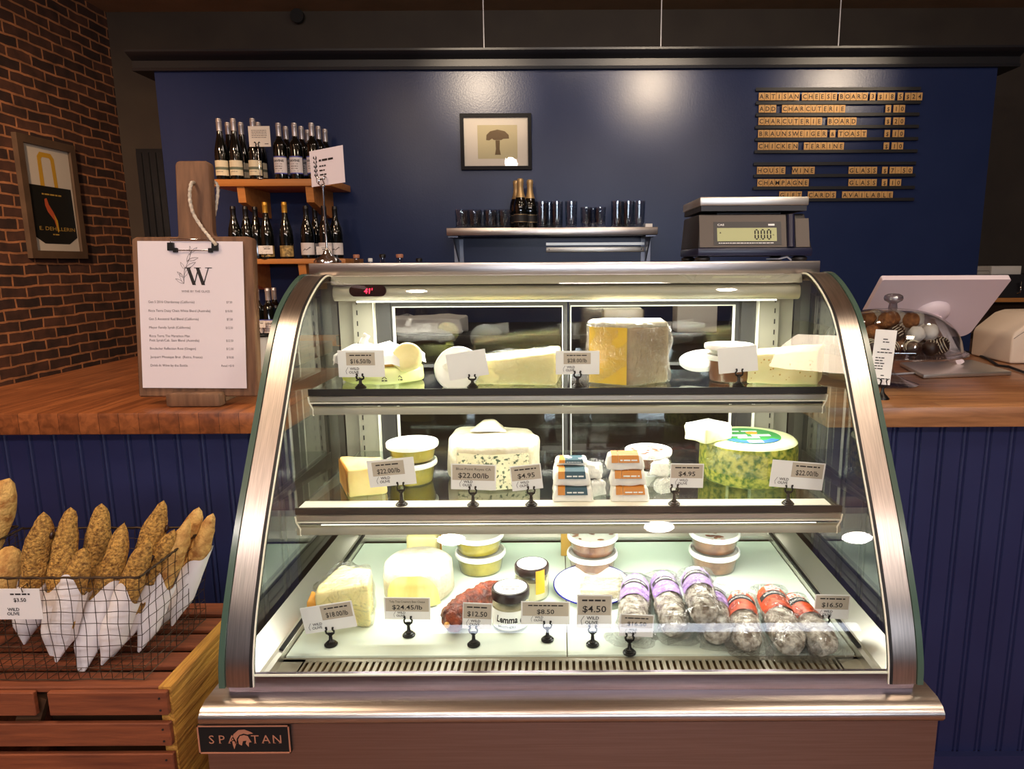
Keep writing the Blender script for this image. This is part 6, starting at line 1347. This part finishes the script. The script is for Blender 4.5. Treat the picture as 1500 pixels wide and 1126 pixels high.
for k, (a, e, y0_, y1_, lb, m) in enumerate(((1433, 1451, 401, 396, 'lower of two flat grey boxes on the far right cabinet', 'cardgrey'), (1433, 1452, 394.5, 387.5, 'upper of two flat grey boxes on the far right cabinet', 'cardgrey'), (1453, 1498, 402, 389.5, 'long cream carton on the far right cabinet', 'card'))):
    A = P(a, y0_, Y=4.95); B = P(e, y1_, Y=4.95); w = (B.x-A.x)/2; o = box1('carton', m, -w, w, 0, .2, 0, B.z-A.z, bev=.002); o.location = ((A.x+B.x)/2, 4.96, zc1+.001 if k != 1 else zc1+.001+(P(1433, 396, Y=4.95).z-P(1433, 401, Y=4.95).z)+.002); tag(o, lb, 'box', 'cartons on the far right cabinet')
# ================================================================== back worktop seen through the case doors
t = thing('back_worktop', 'dark worktop against the navy wall, seen through the rear doors of the case', 'worktop', (.1, 4.05, 0))
box1('top_slab', 'cab', -1.3, 1.5, -.40, .43, .88, .93, t, .003); box1('cupboard', 'cab', -1.28, 1.48, -.36, .43, 0, .88, t)
for (px, kind) in ((527, 0), (562, 1), (586, 2), (613, 1)):
    pass
def flask(px, topy, label, capm, r=.035):
    Y_ = 3.85; z1 = P(px, topy, Y=Y_).z; t = thing('stoppered_bottle', label, 'bottle', (gx(px, Y_, 1.2), Y_, .931), 'bottle tops peeping over the display case'); h = z1-.931
    b = MB(); b.lathe([(0, 0), (r, 0), (r, h*.7), (r*.5, h*.86), (r*.4, h*.9), (r*.4, h-.02), (0, h-.02)], 18); b.build('bottle_glass', 'tumbler', t, 60)
    b = MB(); b.lathe([(0, h-.02), (r*.48, h-.02), (r*.52, h-.004), (r*.4, h), (0, h)], 16); b.build('stopper', capm, t, 60)
flask(525, 372.5, 'pink-stoppered bottle top peeping over the case left of the others', 'copper'); flask(563, 372, 'dark bottle top beside the white one, peeping over the case', 'blackcap'); flask(588, 372, 'wire-bailed pink stopper peeping over the case', 'copper', .04); flask(545, 378, 'low white bottle top peeping over the case', 'whiteprint', .025); flask(616, 378, 'low black bottle top peeping over the case, rightmost', 'blackcap')
t = thing('folded_towel', 'crumpled white towels on the back worktop, seen through the left sliding door', 'towel', (gx(625, 3.8, 1.0), 3.8, .931))
blob([(-.2, -.1), (.2, -.08), (.22, .08), (-.18, .1)], .09, 'cloth', 'towel', t, .01, 3, .03, 9, 2)
for k, (x, lb, m) in enumerate(((.35, 'grey tub on the back worktop right of the centre', 'alu'), (.75, 'white carton on the back worktop', 'cardwhite'), (1.1, 'brown box at the right of the back worktop', 'board'))):
    o = box1('storage_box', m, -.11, .11, -.08, .08, 0, .13+.03*k, bev=.008); o.location = (x, 3.8, .931); tag(o, lb, 'box', 'boxes on the back worktop')
# ================================================================== wires and lamps over the wall
for k, (px, yb_) in enumerate(((709, 66), (968, 64), (1228, 66))):
    Yw = 4.62; A = P(px, yb_, Y=Yw); o = MB(); o.tube([(0, 0, -.12), (0, 0, ZCE-A.z)], .0035, 6); o = o.build('hanging_wire', 'cablewhite'); o.location = (A.x, Yw, A.z)
    tag(o, ['thin pale wire from ceiling to cornice above the framed print', 'thin pale wire from ceiling to cornice over the bare middle of the wall', 'thin pale wire from ceiling to cornice above the letter menu'][k], 'wire', 'thin wires above the cornice')
LP = []
for k, (x, lb) in enumerate(((-.70, 'black pendant lamp over the case, left of the three'), (.82, 'black pendant lamp over the case, middle of the three'), (2.45, 'black pendant lamp over the case, right of the three'))):
    t = thing('pendant_lamp', lb, 'lamp', (x, 2.5, 2.86), 'pendant lamps over the service area')
    b = MB(); b.lathe([(.012, .16), (.03, .15), (.07, .10), (.11, .06), (.108, .06), (.068, .096), (.02, .14)], 28); b.build('lamp_shade', 'cornice', t, 60)
    b = MB(); b.sph((0, 0, .055), .03, 14); b.build('bulb', 'emitwarm', t, 60); b = MB(); b.tube([(0, 0, .15), (0, 0, ZCE-2.86)], .003, 6); b.build('cord', 'cable', t, 60); LP.append(x)
# ventilation knob on the soffit
q = P(432, 20, Y=5.5); t = thing('wall_speaker', 'small black round fitting high on the back wall', 'fitting', (q.x, 5.565, q.z)); b = MB(); b.cyl(.05, 0, .03, 16, Matrix.Rotation(R(90), 4, 'X')); b.build('grille', 'gasket', t)
# ================================================================== light
def area(name, loc, target, sx, sy, power, col=(1, 1, 1), spread=None):
    l = bpy.data.lights.new(name, 'AREA'); l.shape = 'RECTANGLE'; l.size = sx; l.size_y = sy; l.energy = power; l.color = col
    if spread: l.spread = spread
    o = bpy.data.objects.new(name, l); COL.objects.link(o); o.location = loc
    o.rotation_euler = (Vector(target)-Vector(loc)).to_track_quat('-Z', 'Y').to_euler(); return o
def spot(name, loc, target, power, col, ang=80, blend=.6, r=.03):
    l = bpy.data.lights.new(name, 'SPOT'); l.energy = power; l.color = col; l.spot_size = R(ang); l.spot_blend = blend; l.shadow_soft_size = r
    o = bpy.data.objects.new(name, l); COL.objects.link(o); o.location = loc
    o.rotation_euler = (Vector(target)-Vector(loc)).to_track_quat('-Z', 'Y').to_euler(); return o
w = bpy.data.worlds.new('world'); SC.world = w; w.use_nodes = True
w.node_tree.nodes['Background'].inputs[0].default_value = lin((120, 110, 120)); w.node_tree.nodes['Background'].inputs[1].default_value = .10
area('shop_window_light', (.6, -3.2, 1.74), (.5, 2, 1.5), 3.4, .3, 34, (.80, .86, 1.0))
def bulb(name, loc, power, col, r=.05):
    l = bpy.data.lights.new(name, 'POINT'); l.energy = power; l.color = col; l.shadow_soft_size = r
    o = bpy.data.objects.new(name, l); COL.objects.link(o); o.location = loc
for i, x in enumerate((-1.9, -.7, .6, 1.9)): bulb('front_fill_lamp', (x, -1.2-.3*(i % 2), 2.75), 29, (1, .89, .82), .09)  # unseen fill lamps added to carry most of the frontal light
area('ceiling_lamp_light', (-1.6, .6, 3.1), (-1.6, .8, 0), .5, .5, 20, (1, .74, .5))
area('ceiling_lamp_light', (1.4, .3, 3.1), (1.5, .8, 0), .5, .5, 14, (1, .8, .6))
area('ceiling_lamp_light', (.3, 3.2, 3.1), (.3, 4.4, 1.5), .6, .6, 8, (1, .84, .7))
spot('brick_wall_light', (-2.2, 1.6, 3.05), (-3.4, 3.3, 1.3), 300, (1, .62, .35), 95, .9, .1)
area('canopy_light', (0, 1.60, H-.0895), (0, 1.56, 0), 1.0, .03, 5.0, (1, .96, .86))
area('shelf_light', (0, 1.436, ZT-.0535), (0, 1.48, 0), 1.0, .018, 1.7, (1, .96, .88))
area('shelf_light', (0, 1.323, ZM-.0535), (0, 1.36, 0), 1.0, .018, 2.0, (1, .96, .88))
for x in LP:
    bulb('pendant_light', (x, 2.5, 2.87), 6, (1, .82, .62), .05)
    spot('wall_glow_spot', (x, 2.53, 2.87), (x*4.5/6.47, 4.5, 2.40), 85, (1, .80, .58), 26, 1, .06)  # narrow spot added to strengthen the glow under the cornice
vs = SC.view_settings; SC.display_settings.display_device = 'sRGB'
vs.view_transform = 'Standard'; vs.look = 'None'; vs.gamma = 1; vs.use_curve_mapping = False; vs.exposure = .62
